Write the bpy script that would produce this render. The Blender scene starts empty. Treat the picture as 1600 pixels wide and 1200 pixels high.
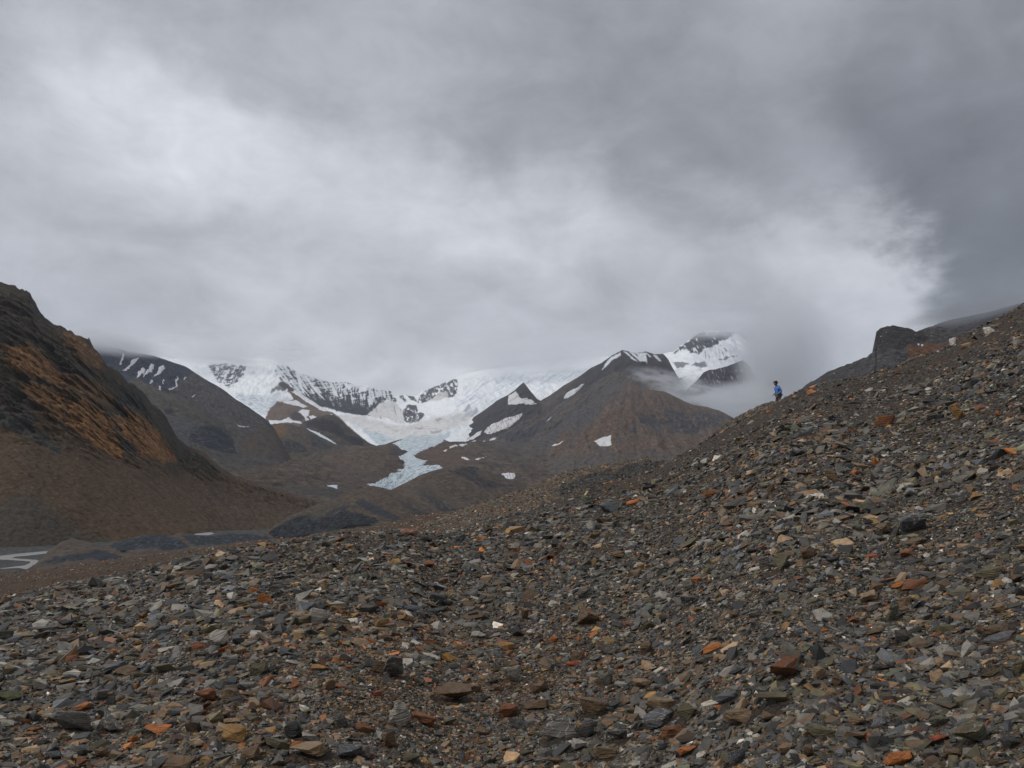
import bpy, bmesh, math, random
import numpy as np
from mathutils import Vector, Matrix, Euler
R = math.radians
S = bpy.context.scene
COL = S.collection
F, CX, H = 1200.0, 800.0, 720.0          # focal length, centre column and horizon row, in 1600-px units
SEED = random.Random(7)

CLOUDS, HAZE, DENS = True, 2.2e-5, 1.0
# ------------------------------------------------------------------ camera
cam = bpy.data.cameras.new('camera'); camo = bpy.data.objects.new('camera', cam); COL.objects.link(camo)
camo.location = (0, 0, 0); camo.rotation_euler = (R(90), 0, 0)
cam.sensor_width = 36; cam.lens = 27; cam.shift_y = 0.075
cam.clip_start = 0.1; cam.clip_end = 60000
S.camera = camo
S.view_settings.view_transform = 'Standard'; S.view_settings.look = 'None'
S.view_settings.exposure = EXPOSURE = 0.0; S.view_settings.gamma = 1.0; S.view_settings.use_curve_mapping = False
S.cycles.use_denoising = True
S.cycles.max_bounces = 5; S.cycles.diffuse_bounces = 2; S.cycles.glossy_bounces = 1
S.cycles.volume_bounces = 3
S.cycles.volume_step_rate = 1.0; S.cycles.volume_max_steps = 96

# ------------------------------------------------------------------ world: overcast sky
SUN_EL, SUN_AZ = R(50), R(-100)            # azimuth measured from +Y towards +X
def lin(c):
    c = np.asarray(c, float) / 255.0
    return np.where(c <= .04045, c / 12.92, ((c + .055) / 1.055) ** 2.4)
SKY_ROWS = [0, 75, 150, 225, 300, 375, 450, 525, 600]
SKY = np.array([
 [150,185,168,158,155,165,168,162,155,148,145,152,155,152,143,142,135],
 [160,190,195,180,160,168,168,165,158,150,143,152,152,148,140,136,130],
 [175,200,212,205,180,172,170,165,160,152,140,148,148,144,136,128,124],
 [180,192,205,218,215,200,178,172,165,162,155,146,142,140,134,118,118],
 [182,186,190,200,208,192,205,200,200,192,180,165,152,148,140,112,112],
 [182,180,182,186,192,195,190,205,208,200,190,185,188,200,198,112,110],
 [186,185,184,186,190,192,180,182,186,185,182,182,184,194,204,150,112],
 [175,170,172,185,205,195,185,180,182,180,178,162,158,176,192,175,120],
 [190,190,190,195,208,205,205,210,205,195,185,165,156,165,180,170,130]], float)
EDGE = np.array([[0,1355],[60,1320],[110,1290],[160,1285],[200,1320],[280,1345],[340,1375],[400,1415],[450,1440],[500,1462],[600,1480]], float)
DARK = np.array([[0,138],[110,126],[200,118],[300,108],[400,104],[500,110],[600,120]], float)
def sky_val(px, row):
    px = np.clip(px, 0, 1600); row = np.clip(row, 0, 600)
    fi = px / 100; i = np.minimum(fi.astype(int), 15); fx = fi - i
    fj = row / 75; j = np.minimum(fj.astype(int), 7); fy = fj - j
    v = (SKY[j, i]*(1-fx) + SKY[j, i+1]*fx)*(1-fy) + (SKY[j+1, i]*(1-fx) + SKY[j+1, i+1]*fx)*fy
    e = np.interp(row, EDGE[:, 0], EDGE[:, 1])
    d = np.interp(row, DARK[:, 0], DARK[:, 1])
    sw = np.interp(row, [0, 300, 420, 600], [120, 110, 85, 90])
    w = np.clip((px - e + sw*.4) / sw, 0, 1); w = w*w*(3-2*w)
    return v*(1-w) + d*w
w = bpy.data.worlds.new('World'); S.world = w; w.use_nodes = True
nt = w.node_tree; nt.nodes.clear(); L = nt.links.new
def wn(t, **k):
    n = nt.nodes.new(t)
    for a, b in k.items(): setattr(n, a, b)
    return n
def wm(op, a, b=None, c=None, clamp=False):
    n = wn('ShaderNodeMath', operation=op, use_clamp=clamp)
    for i, v in enumerate((a, b, c)):
        if v is None: continue
        if isinstance(v, (int, float)): n.inputs[i].default_value = v
        else: L(v, n.inputs[i])
    return n.outputs[0]
tc = wn('ShaderNodeTexCoord'); sep = wn('ShaderNodeSeparateXYZ'); L(tc.outputs['Generated'], sep.inputs[0])
sx, sy, sz = sep.outputs
az0 = wm('ARCTAN2', sx, sy)
hyp = wm('SQRT', wm('ADD', wm('MULTIPLY', sx, sx), wm('MULTIPLY', sy, sy)))
t0 = wm('DIVIDE', sz, wm('MAXIMUM', hyp, .05))
t0 = wm('MINIMUM', wm('MAXIMUM', t0, -.1), 2.5)
cmb = wn('ShaderNodeCombineXYZ'); L(sx, cmb.inputs[0]); L(sy, cmb.inputs[1]); L(wm('MULTIPLY', sz, 1.7), cmb.inputs[2])
def wnoise(scale, detail, rough, off, dist=0.0):
    m = wn('ShaderNodeVectorMath', operation='ADD'); L(cmb.outputs[0], m.inputs[0]); m.inputs[1].default_value = (off, off*.37, -off)
    n = wn('ShaderNodeTexNoise'); n.inputs['Scale'].default_value = scale; n.inputs['Detail'].default_value = detail
    n.inputs['Roughness'].default_value = rough; n.inputs['Distortion'].default_value = dist
    L(m.outputs[0], n.inputs['Vector']); return n.outputs['Fac'], n.outputs['Color']
_, wc = wnoise(6.0, 7, .58, 3.1)
sepw = wn('ShaderNodeSeparateColor'); L(wc, sepw.inputs[0])
_, wc2 = wnoise(26.0, 5, .6, 7.7)
sepv = wn('ShaderNodeSeparateColor'); L(wc2, sepv.inputs[0])
az = wm('ADD', wm('MULTIPLY_ADD', sepw.outputs[0], .17, -.085), az0)
az = wm('ADD', wm('MULTIPLY_ADD', sepv.outputs[0], .03, -.015), az)
t = wm('ADD', wm('MULTIPLY_ADD', sepw.outputs[1], .15, -.075), t0)
t = wm('ADD', wm('MULTIPLY_ADD', sepv.outputs[1], .05, -.025), t)
AZM = R(42)
azs = np.unique(np.concatenate([np.linspace(-AZM, R(18), 17), np.linspace(R(20), R(31), 12), [R(34), R(38), AZM]]))
NL, T0, DT = 14, .07, .042
tcl = wm('MINIMUM', wm('MAXIMUM', t, T0), T0 + DT*(NL-1))
u = wm('MULTIPLY_ADD', az, .5/AZM, .5, clamp=True)
acc = None
for k in range(NL):
    tk = T0 + DT*k
    cr = wn('ShaderNodeValToRGB'); cr.color_ramp.interpolation = 'EASE' if False else 'LINEAR'
    el = cr.color_ramp.elements
    px = CX + F*np.tan(azs); row = H - F*tk*np.sqrt(1 + np.tan(azs)**2)
    vals = sky_val(px, row)
    while len(el) > 1: el.remove(el[-1])
    for i, (a, v) in enumerate(zip(azs, vals)):
        p = a*.5/AZM + .5
        e = el[0] if i == 0 else el.new(p)
        e.position = p
        c = lin([v-3.5, v, v+7.5]); e.color = (*c, 1)
    L(u, cr.inputs[0])
    wt = wm('SUBTRACT', 1.0, wm('MULTIPLY', wm('ABSOLUTE', wm('SUBTRACT', tcl, tk)), 1/DT), clamp=True)
    vm = wn('ShaderNodeVectorMath', operation='SCALE'); L(cr.outputs[0], vm.inputs[0]); L(wt, vm.inputs['Scale'])
    if acc is None: acc = vm.outputs[0]
    else:
        ad = wn('ShaderNodeVectorMath', operation='ADD'); L(acc, ad.inputs[0]); L(vm.outputs[0], ad.inputs[1]); acc = ad.outputs[0]
# away from the view the cloud deck goes on in an even mid grey
out_f = wm('MULTIPLY', wm('SUBTRACT', wm('ABSOLUTE', az0), R(45)), 1/R(30), clamp=True)
top_f = wm('MULTIPLY', wm('SUBTRACT', t0, .68), 1/.5, clamp=True)
far = wm('MAXIMUM', out_f, top_f)
mx = wn('ShaderNodeMix', data_type='RGBA'); L(far, mx.inputs[0]); L(acc, mx.inputs[6]); mx.inputs[7].default_value = (.38, .405, .45, 1)
f1, _ = wnoise(9.0, 8, .6, 1.3, .4)
f2, _ = wnoise(2.6, 4, .55, 5.9)
f3, _ = wnoise(5.2, 6, .52, 11.3, .8)
tex = wm('ADD', wm('MULTIPLY_ADD', f1, .72, .68), wm('ADD', wm('MULTIPLY_ADD', f2, .40, -.20), wm('MULTIPLY_ADD', f3, .60, -.30)))
cl = wn('ShaderNodeVectorMath', operation='SCALE'); L(mx.outputs[2], cl.inputs[0]); L(tex, cl.inputs['Scale'])
cl2 = wn('ShaderNodeVectorMath', operation='SCALE'); L(cl.outputs[0], cl2.inputs[0]); cl2.inputs['Scale'].default_value = 10.4
sky = wn('ShaderNodeTexSky'); sky.sky_type = 'NISHITA'; sky.sun_disc = False
sky.sun_elevation = SUN_EL; sky.sun_rotation = SUN_AZ
cover = wn('ShaderNodeMix', data_type='RGBA'); cover.inputs[0].default_value = .97      # 97 % cloud cover over the clear sky
L(sky.outputs[0], cover.inputs[6]); L(cl2.outputs[0], cover.inputs[7])
bg = wn('ShaderNodeBackground'); L(cover.outputs[2], bg.inputs[0]); bg.inputs[1].default_value = .1
wo = wn('ShaderNodeOutputWorld'); L(bg.outputs[0], wo.inputs[0])

sun = bpy.data.lights.new('sun', 'SUN'); sun.energy = 1.5; sun.angle = R(12); sun.color = (1, .965, .92)
suno = bpy.data.objects.new('sun', sun); COL.objects.link(suno)
sd = Vector((math.cos(SUN_EL)*math.sin(SUN_AZ), math.cos(SUN_EL)*math.cos(SUN_AZ), math.sin(SUN_EL)))
suno.rotation_euler = sd.to_track_quat('Z', 'Y').to_euler()

# ------------------------------------------------------------------ noise
_rng = np.random.RandomState(11)
PERM = np.tile(_rng.permutation(256), 3)
G3 = _rng.normal(size=(256, 3)); G3 /= np.linalg.norm(G3, axis=1)[:, None]
def perlin(x, y, z, seed=0):
    x = np.asarray(x, float) + seed*17.31; y = np.asarray(y, float) + seed*5.17; z = np.asarray(z, float) - seed*9.73
    xi, yi, zi = np.floor(x).astype(int), np.floor(y).astype(int), np.floor(z).astype(int)
    x, y, z = x-xi, y-yi, z-zi
    xi &= 255; yi &= 255; zi &= 255
    fu, fv, fw = x*x*x*(x*(x*6-15)+10), y*y*y*(y*(y*6-15)+10), z*z*z*(z*(z*6-15)+10)
    r = 0
    for i in (0, 1):
        wi = fu if i else 1-fu
        for j in (0, 1):
            wj = fv if j else 1-fv
            h = PERM[PERM[xi+i]+yi+j]
            for k in (0, 1):
                g = G3[PERM[h+zi+k]]
                r = r + wi*wj*(fw if k else 1-fw)*(g[..., 0]*(x-i)+g[..., 1]*(y-j)+g[..., 2]*(z-k))
    return r*1.6
def fbm(x, y, z=0.0, oct=4, seed=0, gain=.5, ridged=False):
    a, s, tot = 1.0, 0.0, 0.0
    z = np.zeros_like(x) + z
    for o in range(oct):
        n = perlin(x*2.03**o, y*2.03**o, z*2.03**o, seed+o*3)
        s = s + a*((1-2*np.abs(n)) if ridged else n); tot += a; a *= gain
    return s/tot
def sstep(a, b, x):
    q = np.clip((x-a)/(b-a), 0, 1); return q*q*(3-2*q)
def sdist(px, py, poly):
    """signed distance to a polygon, positive inside"""
    p = np.asarray(poly, float); inside = np.zeros(px.shape, bool); d = np.full(px.shape, 1e9)
    for i in range(len(p)):
        a, b = p[i], p[(i+1) % len(p)]
        e = b-a; wx, wy = px-a[0], py-a[1]
        tt = np.clip((wx*e[0]+wy*e[1])/max(e@e, 1e-9), 0, 1)
        d = np.minimum(d, (wx-e[0]*tt)**2+(wy-e[1]*tt)**2)
        c = ((a[1] > py) != (b[1] > py))
        if abs(e[1]) > 1e-9: inside ^= c & (px < e[0]*(py-a[1])/e[1]+a[0])
    return np.where(inside, 1, -1)*np.sqrt(d)
def Z(x0, y0, s, pts): return [(x0+x*s, y0+y*s) for x, y in pts]
class Paint:
    def __init__(self, px, row):
        self.px, self.row = px, row
        self.c = np.zeros((len(px), 3)); self.n = {}
    def noise(self, sx, sy=None, oct=4, seed=0, ang=0, ridged=False, gain=.5):
        sy = sy or sx; ca, sa = math.cos(R(ang)), math.sin(R(ang))
        return fbm((self.px*ca+self.row*sa)/sx, (-self.px*sa+self.row*ca)/sy, seed*1.7, oct, seed, gain, ridged)
    def mask(self, poly, soft=1.5, warp=3, ws=9, seed=1):
        p = np.array(poly); m = soft+warp*2+2
        sel = (self.px > p[:, 0].min()-m) & (self.px < p[:, 0].max()+m) & (self.row > p[:, 1].min()-m) & (self.row < p[:, 1].max()+m)
        out = np.zeros(len(self.px))
        if sel.any():
            x, y = self.px[sel], self.row[sel]
            d = sdist(x, y, poly)
            if warp: d = d + warp*1.6*fbm(x/ws, y/ws, seed*.9, 4, seed, .6)
            out[sel] = sstep(-soft, soft, d)
        return out
    def mix(self, m, col):
        col = np.asarray(col, float)
        m = np.clip(m, 0, 1)[:, None]; self.c = self.c*(1-m)+col*m
    def poly(self, poly, col, soft=1.5, warp=3, ws=9, seed=1, k=1.0, tex=None):
        m = self.mask(poly, soft, warp, ws, seed)*k
        if tex is not None: m = m*tex
        self.mix(m, col); return m
    def crag(self, m, s, ang, amt, seed=0, an=2.4):
        r = self.noise(s*an, s, 5, 400+seed, ang, True, .6)
        self.c *= (1-np.clip(m*amt*sstep(.35, .85, r), 0, .9))[:, None]
        self.c *= (1+m*amt*.5*sstep(.0, .4, self.noise(s*an*.7, s*.6, 4, 420+seed, ang)))[:, None]
    def vary(self, n, amt): self.c *= np.clip(1+n*amt, .1, 3)[:, None]

# ------------------------------------------------------------------ helpers for objects
def link(name, me, mat=None, parent=None, **props):
    o = bpy.data.objects.new(name, me); COL.objects.link(o)
    if mat: me.materials.append(mat)
    if parent: o.parent = parent
    for k, v in props.items(): o[k] = v
    return o
def grid_mesh(name, P, nu, nv, cols=None, keep=None, smooth=True):
    idx = np.arange(nu*nv).reshape(nv, nu)
    q = np.stack([idx[:-1, :-1], idx[1:, :-1], idx[1:, 1:], idx[:-1, 1:]], -1).reshape(-1, 4)
    if keep is not None:
        q = q[keep[q].all(axis=1)]
        used = np.unique(q); mp = -np.ones(nu*nv, int); mp[used] = np.arange(len(used))
        q = mp[q]; P = P[used]; cols = cols[used] if cols is not None else None
    me = bpy.data.meshes.new(name)
    me.vertices.add(len(P)); me.vertices.foreach_set('co', P.astype(np.float32).ravel())
    me.loops.add(q.size); me.loops.foreach_set('vertex_index', q.ravel().astype(np.int32))
    me.polygons.add(len(q)); me.polygons.foreach_set('loop_start', np.arange(0, q.size, 4, dtype=np.int32))
    me.polygons.foreach_set('loop_total', np.full(len(q), 4, dtype=np.int32))
    me.update(calc_edges=True)
    me.polygons.foreach_set('use_smooth', np.full(len(q), smooth))
    if cols is not None:
        at = me.color_attributes.new('col', 'FLOAT_COLOR', 'POINT')
        at.data.foreach_set('color', np.c_[np.clip(cols, .004, .92), np.ones(len(cols))].astype(np.float32).ravel())
    return me
def terrain_mat(name, scale, bump, rough=.95, colvar=.25, detail=8, attr='col', spec=.2, scale2=None):
    """painted albedo times fine grain, grain size in 1/m, bump height in metres"""
    m = bpy.data.materials.new(name); m.use_nodes = True; n = m.node_tree.nodes; l = m.node_tree.links.new
    b = n['Principled BSDF']; b.inputs['Roughness'].default_value = rough; b.inputs['Specular IOR Level'].default_value = spec
    at = n.new('ShaderNodeAttribute'); at.attribute_name = attr
    g = n.new('ShaderNodeNewGeometry')
    nz = n.new('ShaderNodeTexNoise'); nz.inputs['Scale'].default_value = scale; nz.inputs['Detail'].default_value = detail
    nz.inputs['Roughness'].default_value = .65
    l(g.outputs['Position'], nz.inputs['Vector'])
    mr = n.new('ShaderNodeMapRange'); mr.inputs[1].default_value = .3; mr.inputs[2].default_value = .7
    mr.inputs[3].default_value = 1-colvar; mr.inputs[4].default_value = 1+colvar
    l(nz.outputs['Fac'], mr.inputs[0])
    v = n.new('ShaderNodeVectorMath'); v.operation = 'SCALE'; l(at.outputs['Color'], v.inputs[0]); l(mr.outputs[0], v.inputs['Scale'])
    l(v.outputs[0], b.inputs['Base Color'])
    bp = n.new('ShaderNodeBump'); bp.inputs['Strength'].default_value = 1; bp.inputs['Distance'].default_value = bump
    l(nz.outputs['Fac'], bp.inputs['Height']); l(bp.outputs[0], b.inputs['Normal'])
    return m

class Sheet:
    """a mountain or hill flank between a crest line and a foot line; both carry true distances in metres"""
    def __init__(self, crest, base, disp, dirv=(0, -.8, .6), rough_crest=0.0, back=1.0):
        self.cr = np.array(sorted(crest), float); self.ba = np.array(sorted(base), float)
        self.disp, self.dirv, self.rc, self.back = disp, np.array(dirv), rough_crest, back
        # the flank itself is smoother than its skyline: blurred copies of both lines carry the slope
        self.gx = np.arange(min(self.cr[0, 0], self.ba[0, 0])-60, max(self.cr[-1, 0], self.ba[-1, 0])+61, 1.0)
        kx = np.arange(-60, 61); kk = np.exp(-kx**2/(2*20.0**2)); kk /= kk.sum()
        sm = lambda a, k: np.convolve(np.pad(np.interp(self.gx, a[:, 0], a[:, k]), 60, mode='edge'), kk, 'valid')
        self.sm = [sm(self.cr, 1), sm(self.cr, 2), sm(self.ba, 1), sm(self.ba, 2)]
    def lines(self, px):
        f = lambda a, k: np.interp(px, a[:, 0], a[:, k])
        rc = f(self.cr, 1)
        if self.rc: rc = rc + self.rc*fbm(px/14.0, px*0+3.3, 0, 5, 4, .6)
        return rc, f(self.cr, 2), f(self.ba, 1), f(self.ba, 2)
    def pos(self, px, row):
        rc, dc, rb, db = [np.interp(px, self.gx, a) for a in self.sm]
        zc, zb = (H-rc)/F*dc, (H-rb)/F*db
        k = (H-row)/F
        den = k*(db-dc)-(zb-zc)
        t = np.where(np.abs(den) < 1e-6, 0, (zc-k*dc)/np.where(np.abs(den) < 1e-6, 1, den))
        t = np.clip(t, -.5, 1.3)
        y = dc+(db-dc)*t; z = zc+(zb-zc)*t
        P = np.stack([(px-CX)/F*y, y, z], 1)
        return P, t
    def displace(self, P, px, row, t):
        d = np.zeros(len(P))
        fade = sstep(0, .12, t)
        for (kind, amp, sc, oc, sd_, *rest) in self.disp:
            sxx, szz = sc if isinstance(sc, tuple) else (sc, sc)
            sh = rest[0] if rest else 0.0
            n = fbm((P[:, 0]+sh*P[:, 2])/sxx, P[:, 1]/szz, P[:, 2]/szz, oc, sd_, .52, kind == 'r')
            if kind == 'r': n = n-.38
            a = amp(px, row) if callable(amp) else amp
            d += a*n
        return P + self.dirv[None, :]*(d*(.14+.86*fade))[:, None]
    def grid(self, x0, x1, step, nv):
        nu = int((x1-x0)/step)+1
        pxs = np.linspace(x0, x1, nu)
        v = np.linspace(0, 1, nv)
        PX = np.tile(pxs, nv); V = np.repeat(v, nu)
        rc, dc, rb, db = self.lines(PX)
        ROW = rc+(rb-rc)*V
        return PX, ROW, nu, nv
    def build(self, name, x0, x1, step, nv, painter, mat, **props):
        PX, ROW, nu, nv = self.grid(x0, x1, step, nv)
        P, t = self.pos(PX, ROW); rc, _, rb, _ = self.lines(PX); t = np.clip((ROW-rc)/(rb-rc), 0, 1)
        P = self.displace(P, PX, ROW, t)
        pt = Paint(PX, ROW); pt.P = P; painter(pt)
        # far side: the ground falls away behind the crest
        c0 = P[:nu]; D = c0[:, 1:2]
        back = []
        for k in (3, 2, 1):
            q = c0.copy(); q[:, 1] += (D[:, 0]*.010*k)*self.back; q[:, 2] -= D[:, 0]*.022*k*k*self.back; back.append(q)
        P = np.vstack(back+[P]); cols = np.vstack([pt.c[:nu]]*3+[pt.c])
        me = grid_mesh(name, P, nu, nv+3, cols)
        self.x0, self.x1 = x0, x1
        o = link(name, me, mat, **props); return o
    def patch(self, name, poly, col, mat, step=.4, off=None, warp=.8, ws=5, seed=1, painter=None, parent=None, **props):
        """a thin layer of snow, ice or water lying on this sheet inside a traced outline"""
        p = np.array(poly); x0, x1, y0, y1 = p[:, 0].min()-2, p[:, 0].max()+2, p[:, 1].min()-2, p[:, 1].max()+2
        nu, nv = int((x1-x0)/step)+2, int((y1-y0)/step)+2
        PX, ROW = [a.ravel() for a in np.meshgrid(np.linspace(x0, x1, nu), np.linspace(y0, y1, nv))]
        d = sdist(PX, ROW, poly)
        if warp: d = d + warp*1.6*fbm(PX/ws, ROW/ws, seed*.9, 4, seed, .6)
        P, t = self.pos(PX, ROW); rc, _, rb, _ = self.lines(PX); t = np.clip((ROW-rc)/(rb-rc), 0, 1)
        P = self.displace(P, PX, ROW, t)
        dist = P[:, 1].mean()
        off = off if off is not None else dist*.0012
        h = off*np.clip((d+.3)/1.5, 0.15, 1)
        P = P + self.dirv[None, :]*h[:, None]
        pt = Paint(PX, ROW); pt.c[:] = col; pt.P = P
        if painter: painter(pt)
        me = grid_mesh(name, P, nu, nv, pt.c, keep=d > -.25)
        return link(name, me, mat, parent, **props)
# ------------------------------------------------------------------ the mountains, far to near
SNOW = (.89, .91, .94); CREAM = (.70, .685, .67); ICE = (.56, .63, .67); DICE = (.24, .29, .33)
BROWN = (.132, .093, .068); GREYB = (.108, .093, .084); DROCK = (.026, .028, .036); DPUR = (.038, .035, .042)
M_FAR = terrain_mat('snow_and_far_rock', .02, 6, .8, .06)
M_MID = terrain_mat('scree_far', .06, 12, .95, .45)
M_NEAR = terrain_mat('scree_mid', .22, 1.8, .95, .55)
M_ICE = terrain_mat('glacier_ice', .05, 10, .6, .18, spec=.4)

def flow(p, ang, sx, sy, seed, oct=5, ridged=False): return p.noise(sx, sy, oct, seed, ang, ridged)

# --- far snow massif with the glacier basin
def paint_massif(p):
    p.c[:] = SNOW
    p.vary(p.noise(18, 7, 4, 2), .10)
    # crevasse bands in the upper snow
    cr = p.noise(14, 1.6, 4, 5, -8)
    p.mix(sstep(.18, .42, cr)*sstep(-.1, .25, p.noise(40, 18, 3, 8))*.45, (.50, .56, .62))
    rb = Z(300, 550, .125, [(200,170),(380,150),(560,170),(690,180),(660,260),(610,330),(560,395),(500,420),(440,450),(380,400),(320,395),(300,300),(250,250)])
    st = p.noise(2.4, 9, 4, 11, 25); hb = p.noise(9, 2.2, 4, 12, -14)
    p.poly(rb, DPUR, 1.5, 3, 7, 3, .95, sstep(-.20, .10, st*.5+hb*.8+.05))
    face = Z(420, 550, .125, [(75,240),(105,165),(180,160),(250,190),(330,240),(380,285),(430,275),(480,285),(560,315),(640,345),(740,365),(770,385),(850,380),(1020,375),(1090,425),(1160,415),(1130,500),(1250,440),(1350,470),(1450,480),(1530,490),(1560,550),(1600,600),(1600,640),(1480,620),(1400,650),(1310,740),(1330,800),(1200,800),(1000,770),(850,730),(760,700),(640,690),(450,560),(320,460),(210,415),(150,370),(110,300)])
    m = p.mask(face, 1.2, 2.0, 6, 4)
    left = sstep(540, 480, p.px)
    stA = p.noise(2.6, 22, 5, 21, -38); stB = p.noise(3.0, 12, 5, 22, -6); lay = p.noise(16, 1.8, 4, 23, -10)
    s = stA*left+stB*(1-left)
    low = sstep(596, 640, p.row-(p.px-480)*.16)
    cover = sstep(-.10+.0, .12, s*.9+lay*.55+low*.65-.10)
    p.mix(m*(.18+.82*cover), np.array(DPUR)*1.05)
    lowm = m*sstep(.3, .9, low); p.mix(lowm*.5, np.array(DROCK)*1.1)
    for q in [[(330,250),(385,290),(430,480),(470,560),(430,520),(370,380)], [(430,290),(470,300),(620,500),(705,605),(640,560),(520,420)], [(760,385),(800,400),(850,500),(870,560),(820,540)], [(1120,500),(1150,430),(1210,410),(1250,430),(1200,500)], [(160,300),(230,380),(340,460),(260,420),(180,330)], [(930,390),(990,400),(1040,440),(1000,480)]]:
        p.poly(Z(420, 550, .125, q), SNOW, .7, .8, 4, 31, .9)
    # rock right of the col, and the fluted snow wall
    p.poly(Z(560, 560, .15, [(260,455),(350,455),(400,480),(470,560),(480,680),(400,670),(300,625),(180,625),(95,585),(150,540)]), CREAM, 1, 1.2, 5, 6)
    fl = p.mask(Z(560, 560, .15, [(240,455),(350,455),(400,480),(470,560),(480,680),(400,670),(300,625),(180,625),(95,585),(150,540)]), 1, 1, 5, 6)
    p.mix(fl*sstep(.22, .5, p.noise(2.0, 30, 3, 41, -14)), (.16, .15, .15))
    for i, q in enumerate([[(390,350),(440,345),(470,390),(510,450),(480,450),(430,410)], [(500,380),(580,400),(620,460),(590,455),(530,420)],
              [(465,545),(520,480),(560,490),(610,505),(620,560),(680,565),(695,600),(660,630),(640,665),(540,680),(490,665),(470,610)],
              [(615,465),(640,390),(700,330),(800,290),(860,265),(940,240),(1030,195),(1035,290),(1030,350),(990,410),(900,400),(800,400),(720,450),(660,470)]]):
        tex = sstep(-.28, .05, p.noise(4, 4, 5, 50+i, 30)+(.12 if i != 3 else .0))
        p.poly(Z(560, 560, .15, q), DROCK, 1, 1.6, 5, 60+i, .95, tex)
    p.poly(Z(560, 560, .15, [(720,450),(800,395),(850,360),(930,350),(940,400),(860,440),(780,450)]), (.6, .56, .53), 1, 1, 4, 9, .85)
    # flat basin: dirty old snow, then bare ice towards the tongue
    p.poly(Z(560, 560, .15, [(-350,600),(0,600),(200,640),(420,690),(560,690),(700,650),(850,600),(1000,590),(1180,560),(1200,600),(1000,740),(850,790),(740,860),(480,860),(200,780),(0,720),(-300,650)]), CREAM, 4, 4, 14, 7)
    bas = p.mask(Z(560, 560, .15, [(-350,600),(400,680),(700,600),(1200,540),(950,800),(740,860),(400,850),(0,760)]), 4, 3, 9, 2)
    p.mix(bas*sstep(.2, .42, p.noise(16, 2.2, 5, 15, 4))*.6, (.42, .43, .43))
    p.poly(Z(560, 560, .15, [(0,700),(120,760),(250,790),(400,830),(480,855),(740,855),(800,800),(860,785),(960,770),(940,820),(870,880),(880,940),(720,960),(600,1010),(300,1010),(230,920),(120,830)]), ICE, 2.5, 2.5, 8, 8)
    icm = p.mask(Z(560, 560, .15, [(100,760),(480,855),(740,855),(960,770),(880,930),(600,1010),(300,1010)]), 2, 3, 8, 8)
    p.mix(icm*sstep(.05, .4, p.noise(9, 1.3, 5, 16, 12))*.55, DICE)
    p.mix(icm*sstep(.15, .4, p.noise(12, 2, 5, 18, -8))*.5, SNOW)
    p.poly(Z(560, 560, .15, [(250,920),(310,860),(440,870),(450,900),(330,930),(260,960)]), CREAM, 1, 1, 4, 8)
    # seracs on the right, their bluish shading lines painted into the colour
    srm = p.mask(Z(560, 560, .15, [(900,560),(1100,420),(1080,300),(1300,200),(1900,150),(2300,150),(1800,420),(1250,580),(1000,680)]), 6, 4, 12, 12)
    sn = p.noise(22, 1.9, 5, 17, -36)
    p.mix(srm*sstep(.0, .35, sn)*.65, (.44, .53, .60))
    p.mix(srm*sstep(.30, .48, p.noise(12, 2.4, 5, 19, -38))*.45*sstep(560+.6*100, 590, p.row), (.2, .22, .25))
    for q in [[(1100,545),(1150,480),(1175,520),(1120,570)], [(1160,600),(1230,520),(1255,545),(1180,610)], [(800,650),(850,625),(900,640),(830,665)], [(590,715),(680,710),(650,740)], [(750,765),(870,750),(860,775),(760,780)]]:
        p.poly(Z(560, 560, .15, q), (.22, .23, .25), 1, 1.5, 5, 13, .6)
    # crevassed ice left
    cv = Z(300, 550, .125, [(560,520),(1000,560),(1100,620),(1040,650),(940,780),(860,790),(700,680),(560,580)])
    cm = p.mask(cv, 2, 2, 6, 14)
    p.mix(cm*(.35+.65*sstep(-.1, .35, p.noise(8, 1.4, 5, 24, 6))), (.42, .48, .52))
    # brown spur with its dark pyramid
    sp = [(340,740),(350,700),(410,668),(415,655),(418,646),(425,636),(432,629),(441,626),(452,625),(459,624),(455,617),(447,612),(440,605),(435,600),(438,597),(444,598),(449,601),(459,609),(466,613),(480,627),(500,641),(519,643),(523,647),(530,652),(545,667),(561,680),(576,692),(596,706),(620,740)]
    m = p.mask(sp, .9, 1.0, 5, 25)
    p.mix(m, BROWN); p.c *= (1+m*.35*p.noise(10, 5, 5, 26))[:, None]
    for q in [[(20,520),(90,430),(145,378),(230,410),(320,465),(290,500),(240,490),(190,540),(150,480),(100,490)], [(270,790),(330,750),(400,780),(450,830),(380,850),(300,850)], [(430,880),(560,840),(700,820),(820,840),(900,920),(780,990),(640,960),(520,930)], [(950,1080),(1100,1070),(1200,1130),(1120,1160),(1000,1140)]]:
        p.poly(Z(420, 550, .125, q), DROCK, 1.2, 2, 5, 27, .85)
    p.poly(Z(420, 550, .125, [(0,540),(240,470),(250,500),(180,560),(300,590),(200,640),(100,620)]), (.74, .75, .77), 1, 1.5, 5, 28, .9)

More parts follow.
